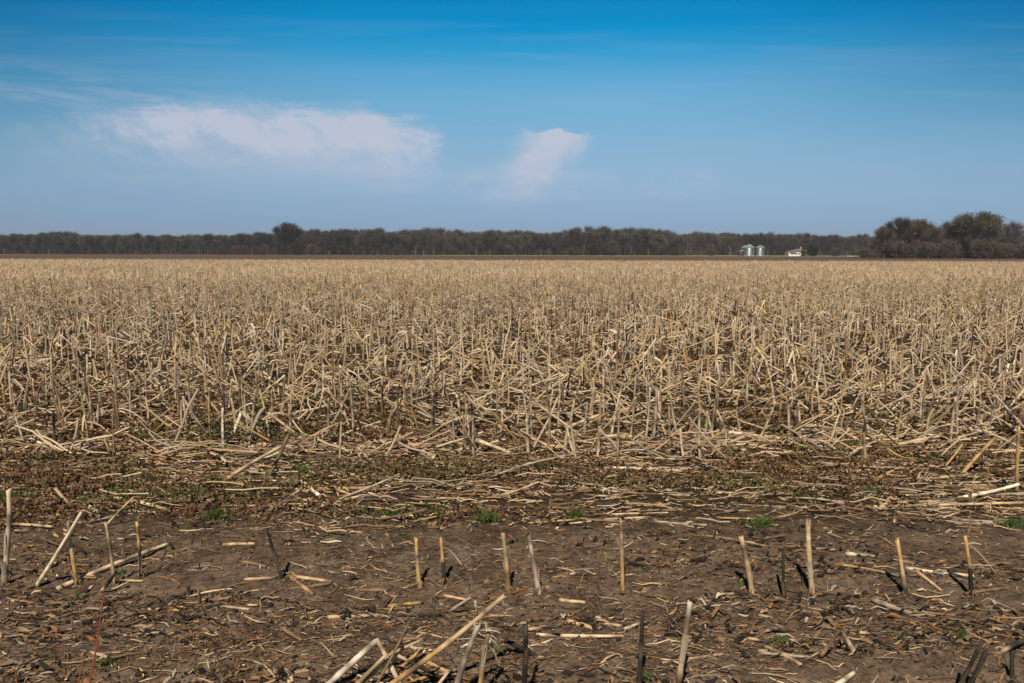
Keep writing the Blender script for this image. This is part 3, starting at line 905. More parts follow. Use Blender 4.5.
# soil clods and rotted lumps
def lumps(acc, N, y0, y1, rlo, rhi, colf, half=.72, patch=None):
    d = 1 / rng.uniform(1 / y1, 1 / y0, N); x = rng.uniform(-1, 1, N) * (half * d + 2.2)
    if patch is not None:
        kp = rng.random(N) < np.clip((fbm(x * patch[0], d * patch[1], patch[2], 3) - patch[3]) * patch[4], 0.05, 1)
        d = d[kp]; x = x[kp]; N = len(d)
    # a cube-sphere of 26 points
    g = np.array([-1, 0, 1.0])
    pts = np.array([(a, b, c) for a in g for b in g for c in g])
    keep_ = np.abs(pts).max(1) == 1; idx = -np.ones(27, int); idx[keep_] = np.arange(keep_.sum())
    ds = norm(pts[keep_])
    fs = []
    for ax in range(3):
        for s in (0, 2):
            for a in range(2):
                for b in range(2):
                    q = []
                    for (da, db) in ((0, 0), (1, 0), (1, 1), (0, 1)):
                        c = [0, 0, 0]; c[ax] = s; c[(ax + 1) % 3] = a + da; c[(ax + 2) % 3] = b + db
                        q.append(idx[c[0] * 9 + c[1] * 3 + c[2]])
                    fs.append(q if s == 2 else q[::-1])
    fs = np.array(fs)
    r = rlo * (rhi / rlo) ** (rng.random(N) ** 1.6)
    sc = np.stack([r * rng.uniform(.8, 2.0, N), r * rng.uniform(.7, 1.3, N), r * rng.uniform(.4, .9, N)], 1)
    V = ds[None] * sc[:, None] * rng.uniform(.7, 1.2, (N, len(ds), 1))
    th = rng.uniform(0, 6.28, N); c, s = np.cos(th)[:, None], np.sin(th)[:, None]
    V = np.stack([V[..., 0] * c - V[..., 1] * s, V[..., 0] * s + V[..., 1] * c, V[..., 2]], -1)
    V = V + np.stack([x, d, gz(x, d) + sc[:, 2] * .45], 1)[:, None]
    Fq = (fs[None] + (np.arange(N) * len(ds))[:, None, None]).reshape(-1, 4)
    acc.add(V.reshape(-1, 3), Fq, np.repeat(colf(N), len(ds), 0))
ca = Acc()
def soilc(N):
    return np.array([0.145, 0.102, 0.072]) * rng.uniform(.6, 1.25, (N, 1))
def darkc(N):
    return np.array([0.030, 0.022, 0.016]) * rng.uniform(.5, 1.6, (N, 1))
lumps(ca, 23000, 2.3, 5.0, .0015, .010, soilc, patch=(0.9, 3.0, 63, .36, 5))
bx = np.array(CRUMBS)
def lumps_at(acc, pts_, rlo, rhi, colf):
    global rng
    keep_rng = rng
    n_ = len(pts_); tmp = Acc()
    lumps(tmp, n_, 2.9, 3.0, rlo, rhi, colf)
    v = np.concatenate(tmp.v).reshape(n_, 26, 3); c_ = v.mean(1, keepdims=True)
    tgt = np.stack([pts_[:, 0], pts_[:, 1], gz(pts_[:, 0], pts_[:, 1]) + .004], 1)[:, None]
    acc.add((v - c_ + tgt).reshape(-1, 3), np.concatenate(tmp.f), np.concatenate(tmp.c))
lumps_at(ca, bx, .004, .012, soilc)
lumps(ca, 4000, 2.3, 4.9, .004, .017, darkc, patch=BAND)
tag(ca.build('soil_clods', M['clod']), 'crumbs of soil and rotted dark lumps on the bare ground', 'clods', kind='stuff')

# ------------------------------------------------------------------ weeds
wa = Acc()
def weeds(acc, N, y0, y1, hgt, cols, wts, patch, size=(.004, .011), fade=None):
    d = 1 / rng.uniform(1 / y1, 1 / y0, N); x = rng.uniform(-1, 1, N) * (.72 * d + 2.2)
    kp = rng.random(N) < np.clip((fbm(x * patch[0], d * patch[1], patch[2], 3) - patch[3]) * patch[4], 0.02, 1)
    if fade is not None:
        kp &= rng.random(N) < np.clip((d + 1.4 * (fbm(x * 1.3, d * 2.6, 8, 3) - .5) - fade[0]) / (fade[1] - fade[0]), 0, 1)
    d = d[kp]; x = x[kp]; n = len(d)
    h = rng.random(n) * hgt
    dv = norm(rng.normal(size=(n, 3)) * np.array([1, 1, .7]) + np.array([0, 0, .5]))
    sd_ = norm(np.cross(dv, rng.normal(size=(n, 3))))
    s = rng.uniform(size[0], size[1], n)
    s = s * (0.7 + 0.8 * vnoise(x * 9, d * 9, 55))
    p = np.stack([x, d, gz(x, d) + h], 1)
    t = np.array([0, 1, 2.0])
    P = p[:, None] + dv[:, None] * (s[:, None] * t[None])[..., None]
    Wv = sd_[:, None] * (s[:, None] * np.array([.3, .6, .15])[None])[..., None]
    ci = rng.choice(len(cols), n, p=np.array(wts) / sum(wts))
    gp = fbm(x * 1.7, d * 3.0, patch[2] + 40, 2) + rng.normal(0, .05, n)        # green kinds keep to their own patches
    ci = np.where((ci == 1) | (ci == 2), np.where(gp > .56, ci, 0), np.where((gp > .64) & (rng.random(n) < .5), 1, ci))
    strips(acc, P, Wv, np.array(cols)[ci] * rng.uniform(.6, 1.4, (n, 1)))
WC = [(0.135, 0.066, 0.032), (0.088, 0.084, 0.026), (0.055, 0.090, 0.020), (0.14, 0.095, 0.085), (0.125, 0.090, 0.034)]
weeds(wa, 170000, 4.2, 7.6, .05, WC, [.40, .16, .07, .08, .29], (0.9, 2.6, 91, .43, 4.5), (.005, .015), (4.5, 5.3))
weeds(wa, 90000, 6.5, 14, .11, WC, [.32, .28, .06, .04, .3], (0.6, 1.2, 95, .42, 5), (.008, .018))
weeds(wa, 25000, 2.5, 4.7, .03, WC, [.35, .3, .15, .02, .2], (1.6, 3.0, 97, .55, 7), (.003, .008))
tag(wa.build('weed_cover', M['weed']), 'low reddish and green weeds creeping over the trampled strip', 'weeds', kind='stuff')

TUFTS = [(487, 522, 17, 'bright green grass tuft right of the golden pair of stalks'), (758, 526, 22, 'bright green grass tuft above the grey tan stalk'),
         (575, 522, 10, 'small green tuft just left of the slim mid row stalk'), (215, 520, 14, 'green tuft above the lone black stalk'),
         (872, 494, 12, 'green tuft on the trampled strip at right'), (1010, 526, 20, 'broad dark green weed clump by the right edge'),
         (300, 472, 18, 'green tuft on the trampled strip at left'), (535, 468, 12, 'green tuft in the middle of the trampled strip'),
         (8, 500, 14, 'green clump at the left edge behind the tall cream stalk'), (150, 484, 12, 'green tuft near the slanting tan stem'),
         (395, 520, 12, 'green tuft left of the bright one'), (500, 656, 7, 'tiny green sprout beside the thick black stalk'),
         (648, 682, 8, 'tiny bright sprout at the foot of the slim black stalk'), (386, 672, 10, 'green sprout growing between the stems of the heap'),
         (78, 600, 12, 'green weed below the straight tan stalk'), (108, 668, 14, 'dark green weed low on the left'),
         (692, 612, 12, 'green weed left of the frayed stalk top'), (745, 586, 11, 'green weed at the foot of the grey tan stalk'),
         (780, 638, 12, 'green weed on bare soil right of centre'), (900, 640, 15, 'green weed on bare soil at right'),
         (960, 640, 13, 'green weed left of the dark stems in the corner'), (710, 425, 14, 'green tuft at the stubble edge right of centre'),
         (855, 446, 14, 'green tuft at the stubble edge on the right'), (120, 575, 9, 'small green weed behind the long fallen stem')]
for (px, py, wpx, label) in TUFTS:
    p = ground_pt(px, py); w = wpx / F * p[1]
    front = p[1] < 4.4
    n = 60 if front else 190
    w *= .9 if front else 1.25
    a = Acc()
    off = np.clip(rng.normal(0, .34, (n, 2)), -.6, .6) * np.array([w, w * .6])
    bx = p[0] + off[:, 0]; by = p[1] + off[:, 1]
    b = np.stack([bx, by, gz(bx, by)], 1)
    L = rng.uniform(.012, .04, n) if front else rng.uniform(.025, .075, n)
    dv = norm(np.stack([rng.normal(0, .5, n), rng.normal(0, .5, n), np.ones(n)], 1))
    t = np.array([0, .5, 1])
    P = b[:, None] + dv[:, None] * (L[:, None] * t[None])[..., None]
    P[..., 0] += rng.normal(0, .012, (n, 1)) * t[None] ** 2
    sd_ = norm(np.cross(dv, rng.normal(size=(n, 3))))
    Wv = sd_[:, None] * (rng.uniform(.0015, .0035, n)[:, None] * np.array([1, .9, .15])[None])[..., None]
    dark = 'dark' in label
    c = np.array([0.055, 0.095, 0.022] if not dark else [0.03, 0.075, 0.018]) * rng.uniform(.6, 1.5, (n, 1)) + np.array([.09, .05, .01]) * (rng.random((n, 1)) < .25)
    strips(a, P, Wv, c)
    tag(a.build('grass_tuft', M['weed'], origin=p), label, 'grass tuft', 'green tufts and weeds on the soil')

# thin red stems rising near the camera, lower left
RED = np.array([0.30, 0.075, 0.03])
for (b, tp, label) in (((82, 705), (104, 590), 'thin reddish grass stem rising at the lower left, the tallest one'),
                       ((66, 705), (84, 655), 'short reddish grass stem leaning right at the lower left'),
                       ((16, 705), (14, 665), 'short upright reddish grass stem in the lower left corner')):
    p0 = ground_pt(b[0], b[1] + 8); D = p0[1]
    p1 = at(tp[0], tp[1], D + .02)
    a = Acc()
    t = np.linspace(0, 1, 10)
    P = p0 + (p1 - p0) * t[:, None] + np.sin(t * 3.1)[:, None] * np.array([.008, 0, 0])
    tubes(a, P[None], (0.0042 * (1 - .6 * t))[None], 6, RED[None])
    o = a.build('red_grass', M['weed'], origin=p0)
    tag(o, label, 'grass', 'reddish grasses')

# ------------------------------------------------------------------ trees
def rot_dir(d, ang, az):
    d = np.asarray(d); r = norm(np.cross(d, [0.31, 0.17, 0.93])); q = np.cross(d, r)
    return norm(d * math.cos(ang) + (r * math.cos(az) + q * math.sin(az)) * math.sin(ang))

def make_tree(h, width, seed, bark, twig, n_limb=9, n_tw=1700, trunk_frac=0.28, tw_w=(.03, .07), tw_l=(.5, 1.3), bud=None, n_bud=0, low=0.18, round_=1.0):
    """returns (trunk Acc, crown Acc): tapered trunk with limbs, and the fine branches"""
    r_ = np.random.default_rng(seed)
    tr = Acc(); cr = Acc()
    lean = r_.normal(0, .03, 2)
    K = 7; t = np.linspace(0, 1, K)
    tops = np.array([lean[0] * h, lean[1] * h, h * .80])
    P = tops * t[:, None] + r_.normal(0, .012 * h, (K, 3)) * np.array([1, 1, 0]) * t[:, None]
    R0 = h * .020 + .06
    tubes(tr, P[None], (R0 * (1 - .85 * t))[None], 6, np.array([bark]))
    ends = []
    LP, LR = [], []
    zc = h * (.53 + low * .25); ax_ = np.array([width * .5, width * .5, h * .42 - low * h * .22])
    cen = P[-1] * np.array([.6, .6, 0]) + np.array([0, 0, zc])
    def inside(q, lim=.95):
        v = (q - cen) / ax_
        k_ = np.linalg.norm(v)
        return q if k_ < lim else cen + v / k_ * lim * r_.uniform(.86, 1.04) * ax_
    for i in range(n_limb):
        s = trunk_frac + (1 - trunk_frac) * (i + r_.random()) / n_limb
        p = P[0] + (P[-1] - P[0]) * s
        az = i * 2.4 + r_.normal(0, .4)
        el = r_.uniform(.35, 1.2)
        L = width * .6 * r_.uniform(.7, 1.2)
        d = np.array([math.cos(az) * math.cos(el), math.sin(az) * math.cos(el), math.sin(el)])
        tipp = inside(p + d * L + [0, 0, .10 * L])
        d = norm(tipp - p); L = np.linalg.norm(tipp - p)
        q = np.stack([p, (p + tipp) / 2 + [0, 0, .02 * h * r_.random()], tipp])
        LP.append(q); LR.append([R0 * .42 * (1 - s * .5), R0 * .26 * (1 - s * .5), R0 * .08])
        for j in range(8):
            u = r_.uniform(.25, 1)
            b = q[0] + (q[2] - q[0]) * u
            dd = norm(d + r_.normal(0, .7, 3) + [0, 0, .45])
            e = inside(b + dd * max(L, width * .3) * r_.uniform(.25, .6), 1.0)
            LP.append(np.stack([b, (b + e) / 2, e])); LR.append([R0 * .14, R0 * .09, R0 * .03])
            ends.append((b, e))
    ends.append((P[-3], inside(P[-1] + [0, 0, .12 * h], 1.0))); ends.append((P[-2], inside(P[-1] + [.05 * h, 0, .10 * h], 1.0)))
    tubes(tr, np.array(LP), np.array(LR), 4, np.repeat(np.array([bark]), len(LP), 0), cap=False)
    A = np.array([e[0] for e in ends]); B = np.array([e[1] for e in ends])
    k = r_.integers(0, len(A), n_tw)
    s = r_.uniform(.15, 1.0, (n_tw, 1))
    p = A[k] + (B[k] - A[k]) * s + r_.normal(0, .022 * h, (n_tw, 3))
    d = norm(norm(B[k] - A[k]) * .9 + r_.normal(0, .7, (n_tw, 3)) + norm(p - cen) * .5 + np.array([0, 0, .5]))
    L = r_.uniform(tw_l[0], tw_l[1], (n_tw, 1)) * h / 11
    e = p + d * L
    p[:, 2] = np.maximum(p[:, 2], low * h * .2); e[:, 2] = np.clip(e[:, 2], low * h * .3, h * 1.09)
    sd_ = norm(np.cross(d, r_.normal(size=(n_tw, 3))))
    w = r_.uniform(tw_w[0], tw_w[1], n_tw) * h / 11
    Pq = np.stack([p, e], 1)
    Wv = sd_[:, None] * (w[:, None] * np.array([1, .35])[None])[..., None]
    tone = r_.uniform(.55, 1.35, (n_tw, 1))
    strips(cr, Pq, Wv, np.array(twig) * tone * r_.uniform(.75, 1.35))
    if n_bud:
        k = r_.integers(0, n_tw, n_bud)
        p = Pq[k, 1] + r_.normal(0, .03 * h, (n_bud, 3)) * .4
        dv = norm(r_.normal(size=(n_bud, 3))); sd_ = norm(np.cross(dv, r_.normal(size=(n_bud, 3))))
        s = r_.uniform(.07, .16, (n_bud, 1)) * h / 11
        Pb = np.stack([p - dv * s, p + dv * s], 1)
        strips(cr, Pb, np.repeat((sd_ * s * .8)[:, None], 2, 1), np.array(bud) * r_.uniform(.5, 1.4, (n_bud, 1)))
    return tr, cr

def make_shrub(h, w, seed, twig, n=1500, bud=None, nb=0):
    r_ = np.random.default_rng(seed)
    a = Acc()
    m = 26
    an = r_.uniform(0, 6.28, m); el = r_.uniform(.5, 1.5, m)
    base = np.stack([np.cos(an) * w * .18, np.sin(an) * w * .18, np.zeros(m)], 1)
    tip = np.stack([np.cos(an) * np.cos(el) * w * .55, np.sin(an) * np.cos(el) * w * .55, h * (.55 + .45 * np.sin(el)) * r_.uniform(.7, 1, m)], 1)
    tubes(a, np.stack([base, base * .4 + tip * .6, tip], 1), np.repeat(np.array([[.06, .04, .01]]) * h / 5, m, 0), 3, np.repeat(np.array([twig]), m, 0) * .8, cap=False)
    k = r_.integers(0, m, n); s = r_.uniform(0.05, 1, (n, 1)) ** .8
    p = base[k] + (tip[k] - base[k]) * s + r_.normal(0, .07 * w, (n, 3)) * [1, 1, .6]
    d = norm(r_.normal(size=(n, 3)) + [0, 0, .7]); L = r_.uniform(.06, .16, (n, 1)) * h * 1.6
    e = p + d * L
    p[:, 2] = np.maximum(p[:, 2], 0.02); e[:, 2] = np.clip(e[:, 2], 0.05, h)
    sd_ = norm(np.cross(d, r_.normal(size=(n, 3)))); wd = r_.uniform(.004, .011, n) * h * 1.3
    strips(a, np.stack([p, e], 1), sd_[:, None] * (wd[:, None] * np.array([1, .35]))[..., None], np.array(twig) * r_.uniform(.55, 1.4, (n, 1)))
    if nb:
        k = r_.integers(0, n, nb); c = (p + (e - p) * .8)[k] + r_.normal(0, .04 * w, (nb, 3)) * [1, 1, .7]
        c[:, 2] = np.maximum(c[:, 2], .05)
        dv = norm(r_.normal(size=(nb, 3))); sd_ = norm(np.cross(dv, r_.normal(size=(nb, 3)))); s = r_.uniform(.015, .04, (nb, 1)) * h
        strips(a, np.stack([c - dv * s, c + dv * s], 1), np.repeat((sd_ * s * .8)[:, None], 2, 1), np.array(bud) * r_.uniform(.5, 1.4, (nb, 1)))
    return a

def base_at(px, D):
    """point on the ground D metres ahead under picture column px"""
    d = ray(px, 250)
    return np.array([d[0] / d[1] * D, D, 0.0])

GREYBARK = (0.115, 0.102, 0.088)
# the far wood: a dozen tree shapes, copied along its edge
protos = []
PT = [((.092, .080, .074), None, 0), ((.100, .082, .070), None, 0), ((.084, .076, .074), None, 0), ((.112, .084, .066), None, 0),
      ((.094, .086, .066), (.12, .115, .05), 260), ((.105, .085, .068), (.14, .10, .06), 220)]
for i in range(12):
    tw, bud, nb = PT[i % 6]
    tr, cr = make_tree(11.0, 8.0 + (i % 3), 100 + i, GREYBARK, tw, n_limb=15, n_tw=4200, trunk_frac=.08, low=.02, tw_w=(.018, .045), tw_l=(.8, 2.2), bud=bud, n_bud=nb)
    # one mesh: at this distance the parts are a pixel or two
    m_ = Acc()
    for s_, mi_ in ((tr, 0), (cr, 1)):
        off = m_.n
        m_.v += s_.v; m_.f += [f + off for f in s_.f]; m_.c += s_.c; m_.mi += [np.full(len(f), mi_, np.int32) for f in s_.f]; m_.n += s_.n
    protos.append(m_)
proto_me = {}
def line_height(px):
    """height of the wood's top edge above its base in pixels, along the picture"""
    xs_ = [-80, 0, 40, 90, 120, 200, 265, 300, 345, 370, 440, 470, 540, 600, 640, 690, 740, 800, 870, 940, 1110]
    hs_ = [20, 20, 21, 20, 19.5, 19, 21, 23, 26, 25, 25, 23, 24, 27, 26, 23, 22, 20, 20, 20, 20]
    return np.interp(px, xs_, hs_)
n_tree = 0
TL = {0: 'bare grey tree among the trunks along the edge of the far wood', 1: 'bare brownish tree in the far wood', 2: 'dark grey bare tree in the far wood',
      3: 'bare tree with rusty brown twigs in the far wood', 4: 'bare tree tinged olive with buds in the far wood', 5: 'bare tree with a reddish haze of buds in the far wood'}
for row, (step, Dd, hs) in enumerate(((8.2, 0, .93), (8.0, 14, 1.0))):
    px = -60 + row * 3
    while px < 1090:
        if 880 < px and row == 0:
            px += step; continue
        D0 = (413 if px < 660 else np.interp(px, [660, 720], [413, 470])) + Dd
        i = int(rng.integers(0, 12))
        hpx = line_height(px) * (413 / 413)
        h = (hpx / F) * (413 if px < 660 else np.interp(px, [660, 720], [413, 470])) * hs * rng.uniform(.82, 1.10)
        p = base_at(px, D0 + rng.uniform(-3, 3))
        if i not in proto_me:
            o = protos[i].build('bare_tree', [M['bark'], M['twig']])
            proto_me[i] = o
        else:
            o = proto_me[i].copy(); col.objects.link(o)
        o.location = p; o.rotation_euler = (0, 0, rng.uniform(0, 6.28))
        s = h / 11; o.scale = (s * rng.uniform(.9, 1.25), s * rng.uniform(.9, 1.25), s)
        tag(o, TL[i % 6], 'tree', 'bare trees along the far wood: ' + TL[i % 6].split(' in ')[0]); n_tree += 1
        px += step * rng.uniform(.7, 1.3)

# the depth of the wood behind its edge, one mass of twigs and trunks
wd = Acc()
r_ = np.random.default_rng(5)
N = 130000
px = r_.uniform(-90, 1120, N); Dw = np.where(px < 690, 0, 55) + r_.uniform(428, 470, N)
bx = (px - 512) / F * Dw
topn = 0.80 + .22 * fbm(bx * .12, Dw * .05, 200, 3)
hh = .95 * line_height(px) / F * Dw * topn * r_.random(N) ** .9 * .97
p = np.stack([bx, Dw, hh], 1)
d = norm(r_.normal(size=(N, 3)) + [0, 0, .9]); L = r_.uniform(.6, 1.8, (N, 1)); e = p + d * L
sd_ = norm(np.cross(d, r_.normal(size=(N, 3)))); w_ = r_.uniform(.04, .13, N)
tn = np.array([[.090, .079, .072], [.104, .084, .070], [.080, .074, .072]])[r_.integers(0, 3, N)] * r_.uniform(.6, 1.3, (N, 1))
strips(wd, np.stack([p, e], 1), sd_[:, None] * (w_[:, None] * np.array([1, .4]))[..., None], tn)
n = 1300
px = r_.uniform(-90, 1120, n); Dw = np.where(px < 690, 0, 55) + r_.uniform(426, 465, n); bx = (px - 512) / F * Dw
hh = line_height(px) / F * Dw * r_.uniform(.5, .85, n)
tubes(wd, np.stack([np.stack([bx, Dw, np.zeros(n)], 1), np.stack([bx + r_.normal(0, .5, n), Dw, hh], 1)], 1), np.repeat(np.array([[.2, .07]]), n, 0), 4, np.repeat([GREYBARK], n, 0) * r_.uniform(.6, 1.3, (n, 1)), cap=False)
# undergrowth
N = 60000
px = r_.uniform(-90, 1120, N); Dw = np.where(px < 690, 0, 55) + r_.uniform(430, 475, N); bx = (px - 512) / F * Dw
p = np.stack([bx, Dw, r_.random(N) * 5.0], 1); d = norm(r_.normal(size=(N, 3)) + [0, 0, .8]); e = p + d * r_.uniform(.6, 1.5, (N, 1))
sd_ = norm(np.cross(d, r_.normal(size=(N, 3)))); w_ = r_.uniform(.05, .14, N)
strips(wd, np.stack([p, e], 1), sd_[:, None] * (w_[:, None] * np.array([1, .4]))[..., None], np.array([.085, .072, .066]) * r_.uniform(.5, 1.5, (N, 1)))
N = 40000
px = r_.uniform(-90, 1120, N); Dw = np.where(px < 690, 0, 55) + r_.uniform(416, 440, N); bx = (px - 512) / F * Dw
p = np.stack([bx, Dw, r_.random(N) ** 1.3 * 3.2], 1); d = norm(r_.normal(size=(N, 3)) + [0, 0, .8]); e = p + d * r_.uniform(.4, 1.1, (N, 1))
sd_ = norm(np.cross(d, r_.normal(size=(N, 3)))); w_ = r_.uniform(.03, .09, N)
strips(wd, np.stack([p, e], 1), sd_[:, None] * (w_[:, None] * np.array([1, .4]))[..., None], np.array([.085, .068, .058]) * r_.uniform(.5, 1.5, (N, 1)))
tag(wd.build('distant_wood', M['twig']), 'grey brown mass of bare wood behind the trees of its edge', 'wood', kind='stuff')

# single trees and shrubs one can tell apart: picture column, distance, height px, width px, ...
def single_tree(px, D, hpx, wpx, seed, twig, label, bud=None, nb=0, bark=GREYBARK, n_tw=3200, tf=.2, n_limb=13, group=None, cat='tree', name='bare_tree'):
    p = base_at(px, D); h = hpx / F * D; w = wpx / F * D
    e = empty(name, p)
    tag(e, label, cat, group)
    tr, cr = make_tree(h, w, seed, bark, twig, n_limb=n_limb, n_tw=n_tw, trunk_frac=tf, low=tf * .8, bud=bud, n_bud=nb, tw_w=(.012, .034), tw_l=(.8, 2.1))
    tr.build('trunk', M['bark'], parent=e); cr.build('crown', M['twig'], parent=e)
    return e
def single_shrub(px, D, hpx, wpx, seed, twig, label, bud=None, nb=0, n=1500, group=None, name='bare_shrub'):
    p = base_at(px, D); h = hpx / F * D; w = wpx / F * D
    o = make_shrub(h, w, seed, twig, n, bud, nb).build(name, M['twig'])
    o.location = p
    tag(o, label, 'shrub', group)
    return o
OLIVE = (.095, .088, .042)
single_tree(288, 395, 29.5, 30, 301, (.055, .048, .040), 'large dark tree with yellow green buds standing forward of the far wood', OLIVE, 2200, n_tw=12000, tf=.02, bark=(.06, .053, .047), n_limb=18)
single_shrub(312, 392, 11, 11, 302, (.13, .085, .050), 'rusty brown shrub at the foot of the large dark tree', (.15, .10, .05), 300)
single_shrub(281, 394, 13, 15, 311, (.060, .052, .046), 'dark brush under the left side of the large dark tree', n=2200)
single_shrub(296, 394, 13, 15, 312, (.060, .052, .046), 'dark brush under the right side of the large dark tree', n=2200)
GRP = 'shrubs in front of the far wood'
for (px, hp, wp, tw, lab) in ((222, 9, 16, (.060, .050, .045), 'grey shrub left of the large dark tree, farthest left of its row'), (240, 10, 18, (.075, .055, .045), 'brownish shrub in the row left of the large dark tree'),
                     (258, 9, 16, (.065, .055, .048), 'low grey shrub beside the large dark tree'), (593, 12, 10, (.030, .028, .026), 'small dark bush before the middle of the wood'),
                     (612, 10, 14, (.055, .046, .040), 'grey brown shrub right of the small dark bush'), (573, 9, 14, (.065, .052, .042), 'brown shrub left of the small dark bush'),
                     (711, 13, 9, (.12, .080, .050), 'rust tinted small tree left of the grain bins'), (396, 8, 9, (.09, .06, .045), 'low reddish brown shrub before the wood left of centre'),
                     (455, 7, 8, (.085, .06, .045), 'tiny brown shrub before the wood near the centre'), (66, 9, 12, (.05, .044, .042), 'dark shrub before the wood on the far left'),
                     (676, 9, 12, (.06, .05, .043), 'grey shrub between the small tree and the wood'), (836, 8, 14, (.06, .048, .04), 'low shrub right of the white house')):
    single_shrub(px, 398, hp, wp, 400 + px, tw, lab, group=GRP)
single_shrub(803.5, 383, 6.5, 5, 501, (.06, .07, .02), 'round green bush in front of the white house', (.075, .10, .02), 900, group=GRP, name='green_bush')
single_shrub(813, 384, 10.5, 12, 502, (.022, .026, .018), 'dark evergreen bush at the right end of the white house', (.022, .030, .018), 1600, group=GRP, name='evergreen_bush')
single_tree(730, 400, 11, 4, 503, (.2, .17, .14), 'slim pale barked sapling left of the grain bins', bark=(.32, .29, .25), n_tw=160, tf=.5, n_limb=5)

# the thicket on the right, nearer
GR = 'trees standing in the thicket on the right'
TWR = (.105, .080, .064)
RT = [(884, 243, 30, 22, TWR, None, 0, 'bare tree at the left end of the right thicket'),
      (898, 246, 39, 32, (.096, .076, .064), OLIVE, 250, 'tallest bare tree in the left half of the right thicket'),
      (918, 248, 37, 30, (.11, .085, .055), (.12, .095, .04), 700, 'brown budded tree right of the tallest one in the left half of the thicket'),
      (934, 246, 31, 22, TWR, None, 0, 'thin bare tree before the gap in the thicket'),
      (949, 246, 35, 24, TWR, None, 0, 'bare tree just left of the big round crowned one'),
      (975, 242, 42.5, 60, (.098, .086, .052), OLIVE, 3800, 'big round crowned tree tinged yellow green, highest in the thicket'),
      (1012, 246, 36, 22, TWR, None, 0, 'open airy bare tree at the right edge of the picture'),
      (1040, 246, 38, 30, TWR, None, 0, 'bare tree just beyond the right edge of the thicket')]
for q, (px, D, hp, wp, tw, bud, nb, lab) in enumerate(RT):
    if px > 1030: continue
    single_tree(px, D, hp, wp, 600 + q, tw, lab, bud, nb, n_tw=15000 if px == 975 else (2200 if px == 1012 else 8000), tf=.05 if px != 1012 else .45, group=GR, n_limb=18 if px == 975 else 12)
single_tree(963, 247, 35, 9, 650, (.13, .105, .085), 'slender tree with a pale trunk beside the big round crowned one', bark=(.145, .12, .098), n_tw=500, tf=.4, n_limb=6, group=GR)
for q, (px, hp, wp, lab) in enumerate(((890, 29, 20, 'bare tree half hidden behind the left end of the thicket'), (908, 34, 24, 'bare tree behind the two tall ones in the left half of the thicket'), (926, 31, 22, 'bare tree behind the brown budded one'),
        (942, 27, 22, 'low bare tree filling the gap in the thicket'), (958, 32, 22, 'bare tree behind the slender pale trunk'), (988, 33, 26, 'bare tree behind the right side of the big round crowned one'), (1003, 27, 20, 'low bare tree between the round crowned and the airy one'))):
    single_tree(px, 256, hp, wp, 670 + q, (.098, .080, .068), lab, n_tw=6000, tf=.05, group=GR, n_limb=12)
SH = 'bare shrubs massed along the foot of the thicket'
px = 866
while px < 1060:
    t_ = (.110, .084, .070) if rng.random() < .6 else (.096, .078, .064)
    hp = 17 + rng.uniform(-3, 4) - (9 if px < 872 else 0)
    single_shrub(px, 238 + rng.uniform(-1, 9), hp, 17, int(700 + px), tuple(np.array(t_) * rng.uniform(.8, 1.2)), 'bare grey brown shrub in the belt along the foot of the right thicket', n=2000, group=SH)
    px += rng.uniform(5.5, 8)
single_shrub(996, 237, 13, 18, 790, (.080, .060, .034), 'olive tinged shrub under the big round crowned tree', (.09, .07, .03), 500, group=GR)

# thin spring haze over the whole flat land
a = Acc()
V = np.array([[x, y, z] for x in (-30100, 30100) for y in (-400, 9100) for z in (-1.0, 24.0)])
a.add(V, [[0, 1, 3, 2], [4, 6, 7, 5], [0, 4, 5, 1], [2, 3, 7, 6], [0, 2, 6, 4], [1, 5, 7, 3]], np.array([.5, .5, .5]))
hm = bpy.data.materials.new('haze_air'); hm.use_nodes = True; hm.node_tree.nodes.clear()
pv = hm.node_tree.nodes.new('ShaderNodeVolumePrincipled'); pv.inputs['Color'].default_value = (.88, .92, 1, 1); pv.inputs['Density'].default_value = HAZE
ho = hm.node_tree.nodes.new('ShaderNodeOutputMaterial'); hm.node_tree.links.new(pv.outputs[0], ho.inputs['Volume'])
tag(a.build('haze', hm), 'thin bluish haze over the flat land', 'haze', kind='stuff')

# pale heap of earth left of the thicket
a = Acc()
n = 22; th = np.linspace(0, 2 * math.pi, n, endpoint=False)
rings = []
for k_, (rr, zz) in enumerate(((1, 0), (.8, .35), (.5, .75), (.2, .97), (.02, 1))):
    rings.append(np.stack([np.cos(th) * rr * 1.9 * (1 + .12 * np.sin(3 * th)), np.sin(th) * rr * 1.2, zz * .8 * (1 + .1 * np.cos(2 * th)) + 0 * th], 1))
V = np.concatenate(rings); i = np.arange(n)
fs = np.concatenate([np.stack([i + k_ * n, (i + 1) % n + k_ * n, (i + 1) % n + (k_ + 1) * n, i + (k_ + 1) * n], -1) for k_ in range(4)])
a.add(V, fs, np.array([.5, .5, .5]))
o = a.build('earth_mound', M['earth']); o.location = base_at(851, 330); o.scale = (.8, .8, .6)
tag(o, 'small pale heap of earth left of the right thicket', 'mound')

